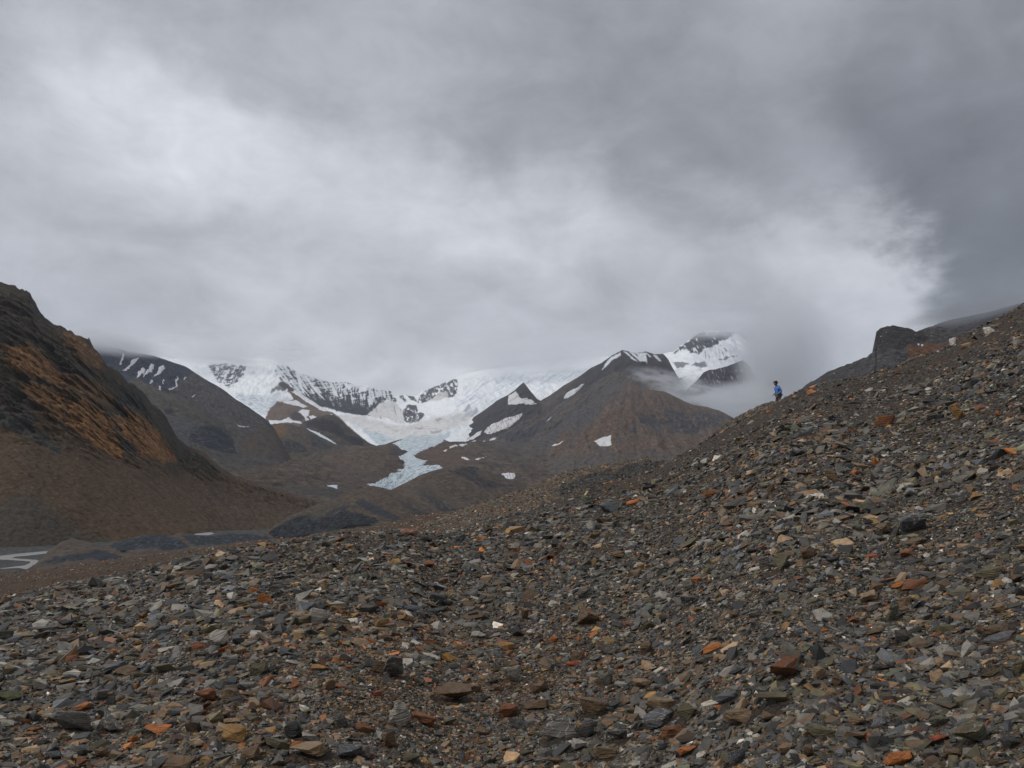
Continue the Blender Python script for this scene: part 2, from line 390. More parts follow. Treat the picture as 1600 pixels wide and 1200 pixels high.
massif = Sheet(
  [(250,556,9300),(270,560,9300),(330,560,9300),(380,558,9200),(418,560,9000),(430,563,8800),(436,566,8700),(447,570,8700),(460,578,8700),(470,584,8700),(476,585,8700),(492,590,8700),(512,597,8700),(548,598,8700),(556,602,8700),(564,601,8700),(575,602,8800),(590,608,8900),(604,610,8900),(611,612,8900),(618,619,8950),(636,617,8950),(652,618,8950),(660,611,8900),(690,600,8900),(714,589,8900),(720,585,9000),(760,577,9100),(830,570,9300),(900,560,9300),(1000,552,9300)],
  [(250,730,5200),(560,720,4700),(640,712,4300),(700,716,4300),(800,730,4600),(1000,760,5000)],
  [('r', 45, (300, 500), 5, 3, .6), ('r', lambda px, row: 30*sstep(655, 610, row), (90, 300), 5, 8, .7)], rough_crest=2.2, dirv=(0, -.93, .36))
massif.build('mountain', 250, 1000, .8, 185, paint_massif, M_FAR, kind='structure', label='glaciated snow mountain with dark rock face across the valley head')

# --- far right snow peak half in cloud
def paint_peak(p):
    p.c[:] = np.array(SNOW)*.95
    p.vary(p.noise(14, 6, 4, 2), .12)
    p.poly(Z(880, 530, .1875, [(900,130),(1060,0),(1130,-60),(1450,-60),(1300,30),(1240,70),(1160,90),(1130,130),(1050,100),(1000,80)]), DROCK, 1.5, 3, 7, 3, .95, sstep(-.35, -.05, p.noise(2.6, 12, 4, 5, -30)+.1))
    p.mix(p.mask(Z(880, 530, .1875, [(1130,110),(1460,-20),(1520,160),(1200,190)]), 3, 3, 8, 4)*sstep(.15, .4, p.noise(1.8, 14, 4, 6, -20))*.8, (.16, .17, .2))
    for q in [[(1060,220),(1100,200),(1180,185),(1200,230),(1100,235)], [(1290,175),(1400,150),(1440,145),(1350,180)], [(830,350),(900,335),(1000,330),(940,360),(910,375)], [(900,200),(1000,190),(1060,210),(950,250)]]:
        p.poly(Z(880, 530, .1875, q), DROCK, 1, 2, 6, 7, .75)
    p.mix(p.mask(Z(880, 530, .1875, [(820,240),(1150,240),(1200,320),(1000,420),(800,380)]), 4, 4, 9, 8)*sstep(.0, .35, p.noise(12, 2.2, 5, 9, -14))*.5, (.35, .38, .4))
peak = Sheet([(930,600,6700),(1000,568,6700),(1030,555,6700),(1040,552,6600),(1052,549,6600),(1064,540,6500),(1078,530,6500),(1092,521,6500),(1110,516,6500),(1150,520,6500),(1172,535,6500),(1190,565,6500),(1215,605,6500),(1290,650,6500)],
             [(930,665,5200),(1290,668,5200)],
             [('r', 45, (300, 500), 5, 31, .4), ('r', 20, (70, 260), 5, 32, .5)], rough_crest=2, dirv=(0, -.93, .36))
peak.build('mountain', 930, 1290, .8, 170, paint_peak, M_FAR, kind='structure', label='snow peak with grey rock summit fading into cloud')
def paint_knob(p):
    p.c[:] = np.array(DPUR)*1.35
    p.vary(p.noise(7, 5, 5, 2), .5)
    p.mix(sstep(.18, .4, p.noise(2, 9, 4, 4, -25))*.7, (.5, .52, .55))
knob = Sheet([(1060,622,5400),(1072,610,5400),(1083,600,5350),(1093,590,5300),(1099,582,5300),(1108,578,5300),(1120,577,5300),(1136,572,5300),(1150,567,5300),(1160,563,5300),(1170,570,5300),(1178,585,5300),(1190,603,5300),(1205,625,5300),(1250,655,5300)],
             [(1060,665,5000),(1250,668,5000)], [('r', 40, (120, 200), 5, 41, .3)], rough_crest=2, dirv=(0, -.93, .36))
knob.build('mountain', 1060, 1250, .9, 80, paint_knob, M_MID, kind='structure', label='dark rock knob below the cloudy snow peak')

# --- right hand ridge: dark pyramid and the long crest
def paint_ridge(p):
    p.c[:] = GREYB
    p.vary(p.noise(34, 12, 4, 2, -40), .5); p.crag(np.ones(len(p.px)), 3.5, -40, .6, 5, 4); p.crag(np.ones(len(p.px)), 1.6, -44, .2, 15, 5)
    p.mix(sstep(-.1, .3, p.noise(24, 5, 5, 3, -42))*.5, (.062, .060, .066))
    p.mix(sstep(.0, .35, p.noise(36, 7, 4, 5, -42))*.6, BROWN)
    p.poly([(690,700),(704,675),(745,648),(800,605),(818,596),(846,632),(845,645),(806,665),(740,695),(700,705)], np.array(DPUR)*1.2, 3, 3, 9, 4, .85)
    p.poly([(860,640),(905,590),(960,548),(1010,546),(1050,572),(1010,590),(960,580),(900,615)], np.array(DPUR)*1.1, 3, 4, 10, 6, .8)
    p.poly(Z(680, 560, .15, [(560,750),(760,780),(1000,720),(1150,620),(1230,560),(1200,640),(1050,780),(880,880),(700,840)]), (.055, .057, .068), 3, 3, 8, 7, .8)
    for q in [[(320,265),(345,210),(400,150),(480,110),(480,140),(400,180),(350,240)], [(500,100),(530,110),(620,190),(590,185)], [(540,95),(580,110),(680,190),(640,190)], [(600,110),(690,115),(700,205),(640,160)], [(690,110),(720,130),(740,150),(720,150)], [(740,125),(780,135),(820,185),(800,190)]]:
        p.poly(Z(880, 530, .1875, q), (.8, .82, .85), .7, 1, 4, 8, .9)
ridge = Sheet([(680,708,5900),(698,688,5900),(702,677,5900),(710,671,5900),(730,659,5900),(746,648,5900),(761,638,5900),(776,626,5900),(794,617,5900),(804,610,5900),(811,603,5900),(818,597,5900),(827,609,5900),(839,623,5900),(845,626,5800),(860,617,5800),(880,603,5700),(905,588,5700),(923,575,5700),(942,566,5700),(955,556,5700),(972,547,5700),(985,549,5700),(992,552,5700),(1009,549,5700),(1022,553,5700),(1036,553,5700),(1043,560,5700),(1049,571,5700),(1060,590,5700),(1075,620,5700)],
              [(680,728,4200),(1075,740,3900)],
              [('r', 32, (190, 320), 5, 51, -.9), ('r', 16, (50, 120), 5, 52, -.9)], rough_crest=1.6, dirv=(0, -.93, .36))
ridge.build('mountain', 680, 1075, .9, 170, paint_ridge, M_MID, kind='structure', label='dark ridge with a small pyramid summit right of the glacier')

# --- brown cone
def paint_cone(p):
    p.c[:] = BROWN
    p.c *= np.array([1.0, .97, .97])
    fan = (p.px-985)/(np.maximum(p.row-560, 10))*70
    n1 = fbm(fan/7, p.row/60, 0, 5, 61); n2 = fbm(fan/2.4, p.row/30, 0, 4, 62)
    p.c *= (1+.50*n1+.22*n2)[:, None]
    p.mix(sstep(.0, .35, fbm(fan/12, p.row/45, 3.0, 4, 63))*.65, (.085, .082, .086))
    p.poly(Z(880, 530, .1875, [(-600,1100),(-200,800),(200,520),(480,330),(500,400),(250,650),(0,800),(-300,1100)]), (.078, .077, .084), 5, 5, 14, 64, .8)
    m = p.mask(Z(880, 530, .1875, [(620,650),(800,640),(900,570),(1080,620),(1200,600),(1400,650),(1300,730),(1150,780),(1050,800),(900,790),(850,740),(700,730)]), 3, 5, 10, 65)
    p.mix(m*sstep(-.3, .15, p.noise(6, 5, 5, 66, 20)), (.052, .053, .060))
    p.mix(m*sstep(.2, .4, p.noise(5, 9, 4, 67, -30))*.6, (.16, .14, .12))
    p.crag(sstep(600, 640, p.row), 4, 12, .40, 6); p.crag(np.ones(len(p.px)), 1.8, 50, .12, 16, 4)
    for q in [[(550,760),(600,750),(620,775),(570,790)], [(330,490),(400,450),(480,430),(400,480)], [(380,640),(420,640),(410,655)], [(450,485),(490,485),(480,500)], [(930,580),(960,590),(940,600)], [(620,660),(780,680),(770,740),(640,720)]]:
        p.poly(Z(880, 530, .1875, q), (.045, .045, .05), 1, 2, 5, 68, .7)
    low = sstep(700, 722, p.row); p.mix(low*.7, (.095, .087, .083)); p.c *= (1+low*.3*p.noise(20, 4, 5, 69))[:, None]
cone = Sheet([(690,738,4000),(760,722,4000),(820,700,4100),(870,668,4100),(910,637,4200),(945,610,4250),(962,602,4300),(972,599,4300),(985,597,4300),(996,602,4300),(1015,609,4300),(1036,611,4300),(1052,618,4300),(1067,626,4300),(1082,632,4300),(1105,636,4300),(1122,641,4300),(1133,646,4300),(1144,652,4300),(1160,664,4300),(1200,700,4300)],
             [(690,780,2300),(850,770,2300),(1200,765,2400)],
             [('r', 28, (110, 420), 5, 71, -.3), ('r', 8, (30, 100), 5, 72, 0)], rough_crest=1.2)
cone.build('mountain', 690, 1200, .9, 185, paint_cone, M_MID, kind='structure', label='brown cone shaped mountain right of the glacier tongue')

# --- left dark mountain with snow streaks
def paint_left2(p):
    p.c[:] = (.042, .051, .075)
    p.vary(p.noise(30, 10, 5, 2, 38), .55)
    sc = [(291,573),(318,591),(345,606),(369,624),(414,654),(425,668),(400,690),(360,680),(320,650),(285,628),(262,612),(290,590),(300,585)]
    p.poly(sc, (.098, .088, .086), 5, 4, 12, 81, .9)
    p.poly(Z(140, 520, .15, [(430,500),(520,500),(650,560),(850,620),(900,660),(1100,700),(1250,860),(1400,1000),(1450,1060),(1300,1000),(1000,960),(800,870),(700,780),(500,640)]), (.10, .090, .070), 3, 4, 10, 82, .9)
    p.mix(p.mask(Z(140, 520, .15, [(860,620),(1100,680),(1250,840),(1440,960),(1500,1080),(1350,1000),(1150,860),(1000,720)]), 2, 3, 8, 83)*sstep(-.1, .25, p.noise(5, 4, 5, 84)), (.045, .047, .055))
    p.poly(Z(140, 520, .15, [(770,800),(850,780),(900,830),(870,850),(790,850)]), (.035, .036, .045), 1.5, 2, 5, 85, .9)
    p.poly(Z(140, 520, .15, [(830,860),(1000,920),(1180,950),(1090,1040),(1020,1100),(1050,1250),(900,1100)]), (.085, .082, .085), 2, 4, 7, 86, .8)
    p.mix(p.mask(Z(140, 520, .15, [(830,860),(1180,950),(1060,1250),(900,1100)]), 2, 4, 7, 86)*sstep(.1, .3, p.noise(9, 2.5, 4, 87, 10)), (.04, .04, .05))
    p.crag(np.ones(len(p.px)), 4, 38, .45, 4); p.poly([(235,640),(300,640),(350,650),(400,690),(400,720),(250,720)], (.085, .077, .072), 8, 8, 16, 93, .85)
    p.poly([(378,688),(412,666),(440,668),(530,780),(230,790),(225,705),(300,712),(370,707)], (.092,.070,.056), 4, 5, 14, 94, .9)
    low = sstep(702, 730, p.row); p.mix(low*.85, (.088, .077, .068))
    p.mix(sstep(700, 708, p.row)*sstep(740, 715, p.row)*sstep(-.1, .3, p.noise(18, 4, 5, 90, 12))*.8*sstep(290, 330, p.px), (.060, .064, .076))
left2 = Sheet([(90,512,3900),(141,533,3900),(168,540,3800),(192,547,3800),(216,552,3700),(240,556,3700),(258,562,3600),(279,569,3600),(291,573,3600),(318,591,3500),(345,606,3400),(369,624,3300),(390,637,3300),(414,654,3200),(424,664,3200),(436,680,3100),(450,705,3000),(470,740,3000),(520,765,3000)],
              [(90,770,2200),(520,785,1900)],
              [('r', 34, (120, 240), 6, 91, 1.2), ('r', 10, (32, 70), 5, 92, 1.2)], rough_crest=1.3, dirv=(0, -.93, .36))
left2.build('mountain', 90, 520, .95, 215, paint_left2, M_MID, kind='structure', label='blue grey mountain with snow streaks behind the orange mountain')

def paint_spur(p):
    p.c[:] = (.088, .080, .068); p.vary(p.noise(22, 8, 5, 2, 38), .45); p.crag(np.ones(len(p.px)), 4, 36, .4, 18, 4)
    crest_band = sstep(14, 3, p.row-np.interp(p.px, SPUR[:, 0], SPUR[:, 1]))*sstep(262, 285, p.px)
    p.mix(crest_band*sstep(-.2, .2, p.noise(5, 3, 5, 3, 30))*.75, (.046, .048, .056))
    p.poly(Z(140, 520, .15, [(770,800),(850,780),(900,830),(870,850),(790,850)]), (.030, .031, .042), 1.5, 2, 5, 85, .9)
    p.poly(Z(140, 520, .15, [(800,860),(1000,900),(1180,940),(1090,1040),(1020,1100),(1050,1250),(850,1200)]), (.078, .076, .082), 3, 5, 8, 86, .85)
    p.mix(sstep(.1, .3, p.noise(9, 2.5, 4, 87, 10))*sstep(255, 280, p.px)*sstep(345, 320, p.px)*sstep(640, 655, p.row)*.7, (.036, .037, .046))
    kn = Z(140, 520, .15, [(1080,1050),(1150,990),(1250,960),(1350,990),(1430,1040),(1500,1110),(1590,1220),(1620,1270),(1400,1250),(1200,1200),(1050,1130),(1010,1100)])
    m = p.mask(kn, 1.5, 2.5, 6, 88); p.mix(m, (.026, .029, .038)); p.mix(m*sstep(.1, .35, p.noise(10, 2.2, 5, 89, 14)), (.075, .08, .095))
    p.mix(sstep(702, 722, p.row)*.8, (.092, .078, .068)); p.mix(sstep(703, 708, p.row)*sstep(728, 712, p.row)*sstep(-.1, .3, p.noise(18, 4, 5, 90, 12))*.7, (.058, .062, .074))
SPUR = np.array([(170,592,2950),(204,597,2950),(218,596,2950),(237,602,2930),(252,611,2900),(270,617,2880),(290,623,2850),(305,626,2830),(317,634,2800),(327,646,2780),(342,655,2750),(350,663,2730),(362,678,2700),(374,691,2680),(386,702,2650),(405,712,2600),(440,728,2500),(470,742,2450)], float)
spur = Sheet(SPUR.tolist(), [(170,772,1950),(470,772,1900)], [('r', 15, (60, 120), 6, 97, 1.1), ('r', 7, (22, 40), 5, 98, .8)], rough_crest=1.8, dirv=(0, -.93, .36))
spur.build('hill', 170, 470, .9, 150, paint_spur, M_MID, kind='structure', label='grey brown spur with a black rock knob in front of the streaked mountain')

# --- knolls at the valley side
def paint_knoll2(p):
    p.c[:] = (.082, .069, .062); p.vary(p.noise(12, 6, 5, 2), .35)
    p.poly(Z(420, 550, .125, [(430,880),(560,850),(700,830),(900,920),(960,1040),(1150,1080),(1180,1170),(1050,1160),(940,1080),(760,1000),(560,950)]), DROCK, 1.5, 3, 6, 95, .8)
knoll2 = Sheet([(452,690,4300),(466,668,4300),(474,659,4300),(484,656,4300),(492,653,4300),(510,648,4300),(520,648,4300),(530,654,4300),(545,668,4300),(560,681,4300),(576,692,4300),(598,700,4300),(640,712,4300)],
               [(452,735,3600),(640,735,3600)], [('r', 14, (70, 120), 5, 96, .8)], rough_crest=1)
knoll2.build('hill', 452, 640, .8, 75, paint_knoll2, M_MID, kind='structure', label='dark brown knoll between the snowfields and the valley')
def paint_knoll1(p):
    p.c[:] = (.10, .083, .068); p.vary(p.noise(12, 7, 5, 2), .3)
    p.poly([(400,690),(418,668),(436,662),(450,668),(448,680),(425,690)], (.19, .11, .055), 4, 4, 8, 97, .75)
    m = p.mask(Z(340, 660, .1875, [(490,180),(560,150),(650,160),(720,190),(750,240),(700,250),(600,245),(520,215)]), 1.5, 3, 6, 98)
    p.mix(m*sstep(-.35, .0, p.noise(4, 4, 5, 99)), (.035, .038, .048))
    p.poly(Z(340, 660, .1875, [(740,90),(800,110),(900,170),(950,210),(900,230),(800,200)]), (.050, .053, .062), 1.5, 3, 6, 100, .7)
knoll1 = Sheet([(345,706,3300),(370,690,3300),(390,680,3300),(411,668,3300),(429,662,3300),(456,663,3300),(480,671,3300),(500,682,3300),(520,692,3300),(540,701,3300),(590,716,3300)],
               [(345,745,2700),(590,748,2700)], [('r', 11, (60, 90), 5, 101, .4)], rough_crest=1)
knoll1.build('hill', 345, 590, .85, 80, paint_knoll1, M_MID, kind='structure', label='orange brown knoll with dark outcrops on the left valley side')

# --- valley floor of old moraine
TONGUE = Z(560, 640, .15, [(420,500),(450,480),(560,465),(560,440),(620,430),(620,420),(700,395),(700,380),(560,330),(480,330),(440,370),(550,450),(430,490)])
TONGUE = [(627,688),(633,684),(641,680),(652,682),(662,679),(676,681),(690,683),(694,690),(684,696),(672,700),(658,706),(646,713),(650,716),(655,719),(668,720),(664,725),(661,729),(672,730),(686,728),(692,733),(688,737),(670,742),(655,750),(640,757),(625,764),(612,770),(585,764),(573,758),(583,757),(592,752),(606,745),(614,738),(620,734),(628,735),(626,729),(633,724),(628,719),(616,718),(625,714),(630,711),(637,707),(626,702),(621,697),(614,693)]
def paint_floor(p):
    p.c[:] = (.118, .090, .070)
    p.vary(p.noise(60, 9, 5, 2, 4), .5); p.vary(p.noise(14, 3, 5, 3, 8), .4)
    p.mix(sstep(.05, .35, p.noise(50, 7, 5, 4, 5))*.6, (.070, .066, .068))
    p.mix(sstep(.30, .45, p.noise(26, 2.2, 4, 5, 6))*.55, (.035, .036, .04))
    p.crag(np.ones(len(p.px)), 3.2, 8, .45, 7, 5); p.crag(np.ones(len(p.px)), 6, 14, .30, 8, 4)
    p.poly([(575,699),(600,697),(618,706),(626,715),(630,730),(614,742),(590,752),(575,758),(540,765),(520,720)], (.108, .084, .070), 3, 3, 10, 111, .8)
    p.poly([(646,715),(658,706),(672,699),(684,697),(700,700),(760,722),(700,733),(692,731),(661,730),(668,719)], (.115, .080, .064), 3, 3, 10, 112, .8)
    p.poly([(602,704),(610,699),(620,696),(630,702),(638,709),(625,714),(612,711)], (.055, .050, .056), 1.2, 1, 5, 113, .95)
    p.mix(sstep(700, 830, p.px)*sstep(735, 700, p.row)*.5, (.085, .080, .082))
    p.mix(sstep(480, 380, p.px)*sstep(720, 745, p.row)*.5, (.085, .060, .042))
vfloor = Sheet([(230,700,4000),(345,704,4000),(430,698,4000),(560,697,3900),(585,697,3900),(602,694,3900),(620,688,4000),(640,684,4100),(665,685,4100),(690,686,4000),(702,690,3900),(760,690,3900),(860,692,3700),(1000,715,3300),(1200,716,3100)],
               [(230,842,900),(420,830,1000),(560,800,1600),(620,792,2050),(850,788,2100),(1200,786,2000)],
               [('r', 12, (260, 160), 6, 121, 0), ('r', 9, (80, 60), 5, 122), ('r', lambda px, row: 9*sstep(690, 740, row), (110, 70), 5, 123)], rough_crest=1)
vfloor.build('valley_floor', 230, 1200, .95, 150, paint_floor, M_MID, kind='structure')
def paint_tongue(p):
    p.c[:] = ICE
    d = p.noise(13, 1.3, 5, 6, -22)
    p.mix(sstep(-.05, .28, d)*(.35+.5*sstep(718, 745, p.row)), (.17, .23, .27))
    p.mix(sstep(.05, .35, p.noise(8, 1.2, 4, 7, -18))*.7, (.80, .84, .87))
    p.mix(sstep(.25, .4, p.noise(10, 2.5, 4, 8, -20))*.5*sstep(700, 740, p.row), (.05, .06, .07))
vfloor.patch('glacier', TONGUE, ICE, M_ICE, .35, 4, 1.0, 5, 3, paint_tongue, kind='structure', label='blue white glacier tongue winding between brown moraines')

# --- low moraine ridges on the valley floor
def paint_low(p):
    p.c[:] = (.118, .088, .070); p.vary(p.noise(30, 6, 5, 2, 6), .4); p.crag(np.ones(len(p.px)), 3, 8, .4, 19, 5)
low1 = Sheet([(400,742,3000),(430,732,3000),(470,722,3000),(510,711,3000),(545,704,3000),(575,699,3000),(602,699,3000),(614,704,2980),(622,712,2950),(628,722,2900),(632,733,2850)],
             [(400,765,2300),(560,764,2300),(585,757,2400),(606,745,2550),(616,739,2650),(632,735,2800)], [('r', 7, (90, 60), 5, 126, .3), ('r', 3, (22, 26), 5, 127, .3)], rough_crest=1)
low1.build('hill', 400, 632, .9, 60, paint_low, M_MID, kind='structure', label='brown moraine bank left of the glacier tongue')
def paint_low2(p):
    p.c[:] = (.098, .078, .062); p.vary(p.noise(26, 5, 5, 2, 6), .4); p.crag(np.ones(len(p.px)), 3, 10, .45, 21, 5)
    p.poly([(455,759),(485,760),(520,764),(545,772),(520,778),(480,772)], (.060, .056, .054), 2, 3, 8, 128, .7)
low2 = Sheet([(400,770,1750),(430,763,1750),(460,758,1750),(482,760,1750),(509,757,1750),(527,757,1750),(546,765,1750),(575,772,1700),(600,780,1650)],
             [(400,800,1250),(600,800,1250)], [('r', 4, (50, 40), 5, 129, .5), ('r', 2, (14, 14), 5, 130, .3)], rough_crest=1)
low2.build('hill', 400, 600, .9, 50, paint_low2, M_MID, kind='structure', label='low dark hummock on the valley floor before the glacier')

# --- brown moraine hill in front of the tongue
def paint_hill1(p):
    p.c[:] = (.105, .080, .062); p.vary(p.noise(40, 10, 5, 2, 20), .22); p.vary(p.noise(8, 3, 5, 3, 20), .18)
    p.mix(sstep(.0, .35, p.noise(34, 9, 4, 5, 24))*.5, (.075, .066, .058))
    m = p.mask(Z(560, 640, .15, [(920,630),(1000,640),(1080,600),(1200,590),(1270,620),(1200,650),(1300,720),(1430,770),(1600,790),(1500,810),(1350,830),(1230,780),(1100,700),(1000,670)]), 2, 3, 8, 131)
    p.mix(m*sstep(-.45, .1, p.noise(6, 3, 5, 6, 22)), (.040, .040, .044))
    p.crag(np.ones(len(p.px)), 4, 22, .35, 9, 4)
    p.poly(Z(560, 640, .15, [(1400,610),(1450,620),(1440,635)]), (.5, .5, .5), .7, 1, 4, 9, .7)
hill1 = Sheet([(590,772,1900),(614,764,1900),(635,754,1900),(653,744,1900),(674,736,1900),(695,731,1900),(708,728,1900),(722,728,1900),(740,729,1900),(762,735,1900),(785,745,1900),(800,752,1900),(830,764,1850),(860,772,1800),(920,790,1800)],
              [(590,830,1150),(920,832,1150)], [('r', 10, (60, 80), 6, 132, .8), ('r', 3, (16, 22), 4, 133, .8)], rough_crest=.7)
hill1.build('hill', 590, 920, .9, 105, paint_hill1, M_MID, kind='structure', label='brown moraine hill in front of the glacier tongue')
def paint_hill2(p):
    p.c[:] = (.092, .071, .054); p.vary(p.noise(30, 8, 5, 2, 24), .25); p.vary(p.noise(7, 3, 5, 3, 24), .18)
    m = p.mask(Z(560, 640, .15, [(600,880),(700,880),(850,960),(950,1010),(1050,1060),(1080,1090),(900,1110),(800,1020),(650,930)]), 2, 3, 8, 134)
    p.mix(m*sstep(-.45, .15, p.noise(6, 3, 5, 6, 24)), (.036, .037, .042))
    p.poly([(640,760),(655,754),(672,764),(690,785),(670,778),(655,772)], (.055, .050, .044), 3, 3, 8, 135, .6)
    p.poly([(694,803),(705,803),(716,806),(706,808)], (.3, .3, .3), .8, 1, 4, 9, .6)
hill2 = Sheet([(590,785,1450),(620,775,1450),(640,765,1450),(650,759,1450),(659,756,1450),(674,762,1450),(695,772,1450),(717,782,1450),(750,788,1450),(790,792,1450),(840,800,1400)],
              [(590,845,950),(840,845,950)], [('r', 8, (45, 60), 6, 136, .9), ('r', 2.2, (12, 16), 4, 137, .9)], rough_crest=.7)
hill2.build('hill', 590, 840, .9, 90, paint_hill2, M_NEAR, kind='structure', label='dark striped moraine hummock before the brown hill')

# --- ice cored hummock with dark ice walls
def paint_hum(p):
    p.c[:] = (.093, .072, .054); p.vary(p.noise(30, 8, 5, 2, 10), .25); p.vary(p.noise(6, 3, 5, 3, 10), .2)
    p.crag(np.ones(len(p.px)), 4, 14, .35, 10, 4)
    q = Z(340, 660, .1875, [(430,925),(480,880),(560,830),(640,795),(700,780),(760,765),(830,780),(900,790),(960,775),(1060,735),(1130,745),(1180,770),(1250,775),(1310,800),(1350,830),(1300,850),(1100,860),(1040,890),(900,915),(780,935),(650,970),(590,985),(480,975)])
    m = p.mask(q, 1.2, 2, 8, 141); p.mix(m, (.034, .038, .044)); p.crag(m, 3, -12, .8, 11, 4); p.crag(m, 2, 70, .5, 12, 5); p.mix(m*sstep(.0, .3, p.noise(5, 9, 5, 4, 15))*.6, (.028, .031, .038)); p.mix(m*sstep(.15, .35, p.noise(10, 2.5, 5, 5, -12))*.5, (.060, .062, .064))
    p.poly(Z(340, 660, .1875, [(880,770),(960,725),(1060,695),(1200,700),(1240,720),(1100,715),(1000,740),(920,780)]), (.034, .036, .042), 1, 1.5, 6, 142, .9)
    m = p.mask(Z(340, 660, .1875, [(1180,645),(1240,655),(1330,700),(1420,750),(1520,790),(1500,825),(1400,800),(1260,745),(1200,710),(1150,670)]), 1.2, 2, 7, 143)
    p.mix(m, (.036, .039, .046)); p.mix(m*sstep(.1, .3, p.noise(3, 10, 4, 7, -50))*.5, (.07, .07, .075))
    p.poly(Z(340, 660, .1875, [(760,780),(860,700),(1000,660),(1060,650),(1100,690),(960,720),(880,770),(800,830)]), (.070, .062, .050), 2, 3, 8, 144, .7)
    p.poly(Z(560, 640, .15, [(440,970),(520,980),(650,1060),(800,1130),(700,1130),(560,1060)]), (.040, .040, .044), 1.5, 2.5, 7, 145, .8)
    p.poly(Z(340, 660, .1875, [(1040,888),(1075,856),(1180,850),(1280,850),(1285,862),(1180,868),(1100,886)]), (.006, .006, .008), .8, .8, 6, 146)  # shade inside the hollow painted black onto the hummock surface
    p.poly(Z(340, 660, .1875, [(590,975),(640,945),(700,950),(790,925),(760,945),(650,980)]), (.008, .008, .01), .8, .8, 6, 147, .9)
hum = Sheet([(380,850,820),(405,838,820),(421,828,830),(430,820,850),(450,807,880),(469,799,900),(494,789,930),(520,781,950),(546,771,960),(565,763,960),(582,759,960),(602,763,960),(621,771,960),(640,777,950),(660,787,940),(690,799,930),(720,809,920),(760,818,900),(800,825,900)],
            [(380,868,560),(800,866,560)], [('r', 3.5, (34, 44), 6, 148, .6), ('r', 1.8, (8, 10), 5, 149, .4)], rough_crest=.8)
hum.build('hill', 380, 800, .85, 125, paint_hum, M_NEAR, kind='structure', label='ice cored hummock with dark ice walls and a hollow painted black')

# --- left orange mountain
def paint_left1(p):
    p.c[:] = (.082, .054, .033)
    p.vary(p.noise(40, 16, 5, 2, 38), .25); p.vary(p.noise(7, 3.5, 5, 3, 40), .25)
    rock = [(-20,430),(33,448),(57,472),(90,508),(140,530),(165,565),(200,595),(262,650),(290,690),(325,722),(345,740),(300,748),(262,728),(200,712),(160,690),(120,672),(90,650),(60,640),(20,645),(-20,630)]
    m = p.mask(rock, 4, 8, 22, 151); p.mix(m, (.064, .050, .034))
    rn = p.noise(11, 6, 6, 4, 28, gain=.6)
    p.mix(m*sstep(.0, .4, rn)*.7, (.042, .041, .036))
    lay = p.noise(16, 3, 5, 5, 30)
    for i, (q, k) in enumerate([(Z(0, 420, .3, [(30,430),(100,400),(200,420),(260,500),(330,560),(320,620),(250,600),(150,590),(80,520)]), .85),
                 (Z(0, 420, .3, [(340,340),(400,340),(470,390),(540,480),(530,540),(440,520),(400,430),(340,400)]), .5),
                 (Z(0, 420, .3, [(160,620),(260,640),(380,680),(370,760),(350,820),(240,740),(180,690)]), .75),
                 (Z(0, 420, .3, [(370,730),(480,720),(600,790),(640,880),(640,980),(560,960),(440,880),(370,820)]), .9),
                 (Z(0, 420, .3, [(620,780),(700,760),(800,820),(870,900),(920,1000),(860,1020),(740,970),(680,900),(640,850)]), .95),
                 (Z(0, 420, .3, [(260,560),(420,560),(560,620),(620,700),(500,740),(380,680),(300,640)]), .4)]):
        tex = sstep(-.30, .12, p.noise(9, 8, 6, 160+i, 25)+.1*lay)
        p.poly(q, (.24, .115, .042), 5, 6, 14, 152+i, k, sstep(-.6, -.1, p.noise(9, 8, 6, 160+i, 25)+.1*lay))
        p.poly(q, (.38, .19, .075), 4, 6, 10, 172+i, k, sstep(.05, .35, p.noise(4.2, 3.2, 5, 180+i, 10)))
    for i, q in enumerate([[(600,620),(700,620),(760,680),(770,740),(700,750),(620,700)], [(440,520),(500,530),(490,580),(440,570)], [(90,740),(170,740),(210,820),(150,820)], [(650,890),(690,920),(720,970),(660,950)], [(840,740),(900,820),(900,880),(850,820)], [(0,560),(40,600),(30,640),(0,640)], [(150,150),(250,250),(270,300),(150,230)]]):
        p.poly(Z(0, 420, .3, q), (.040, .040, .038), 4, 6, 9, 190+i, .8)
    p.crag(m, 8, 60, .30, 1, 1.4); p.crag(m, 3, 0, .30, 2, 1.5); p.crag(m, 1.6, 80, .2, 22, 1.6)
    p.c *= (1-.28*(1-m)*sstep(.1, .4, p.noise(60, 5, 5, 430, 40)))[:, None]; p.mix((1-m)*sstep(.2, .45, p.noise(46, 4, 4, 431, 38))*.35, (.12, .085, .058))
    p.poly([(-20,640),(30,650),(100,700),(90,712),(40,680),(-20,660)], (.050, .054, .048), 5, 6, 14, 199, .8)
    p.poly([(-20,790),(50,770),(130,830),(180,850),(60,870),(-20,870)], (.050, .048, .040), 12, 10, 30, 200, .7)
    p.mix(sstep(.18, .36, p.noise(9, 5, 5, 8, 25))*sstep(690, 720, p.row)*sstep(280, 330, p.px)*.5, (.040, .040, .036))
    p.mix(sstep(.40, .46, p.noise(3.2, 2.2, 3, 9))*.4, (.2, .17, .13))
    p.crag(sstep(700, 740, p.row)*sstep(260, 330, p.px), 5, 24, .5, 3)
    far = sstep(380, 560, p.px); p.mix(far*.5, (.092, .072, .056))
    p.poly([(440,815),(452,803),(468,800),(460,812),(447,820)], (.032, .030, .030), 1.5, 2, 6, 201, .7)
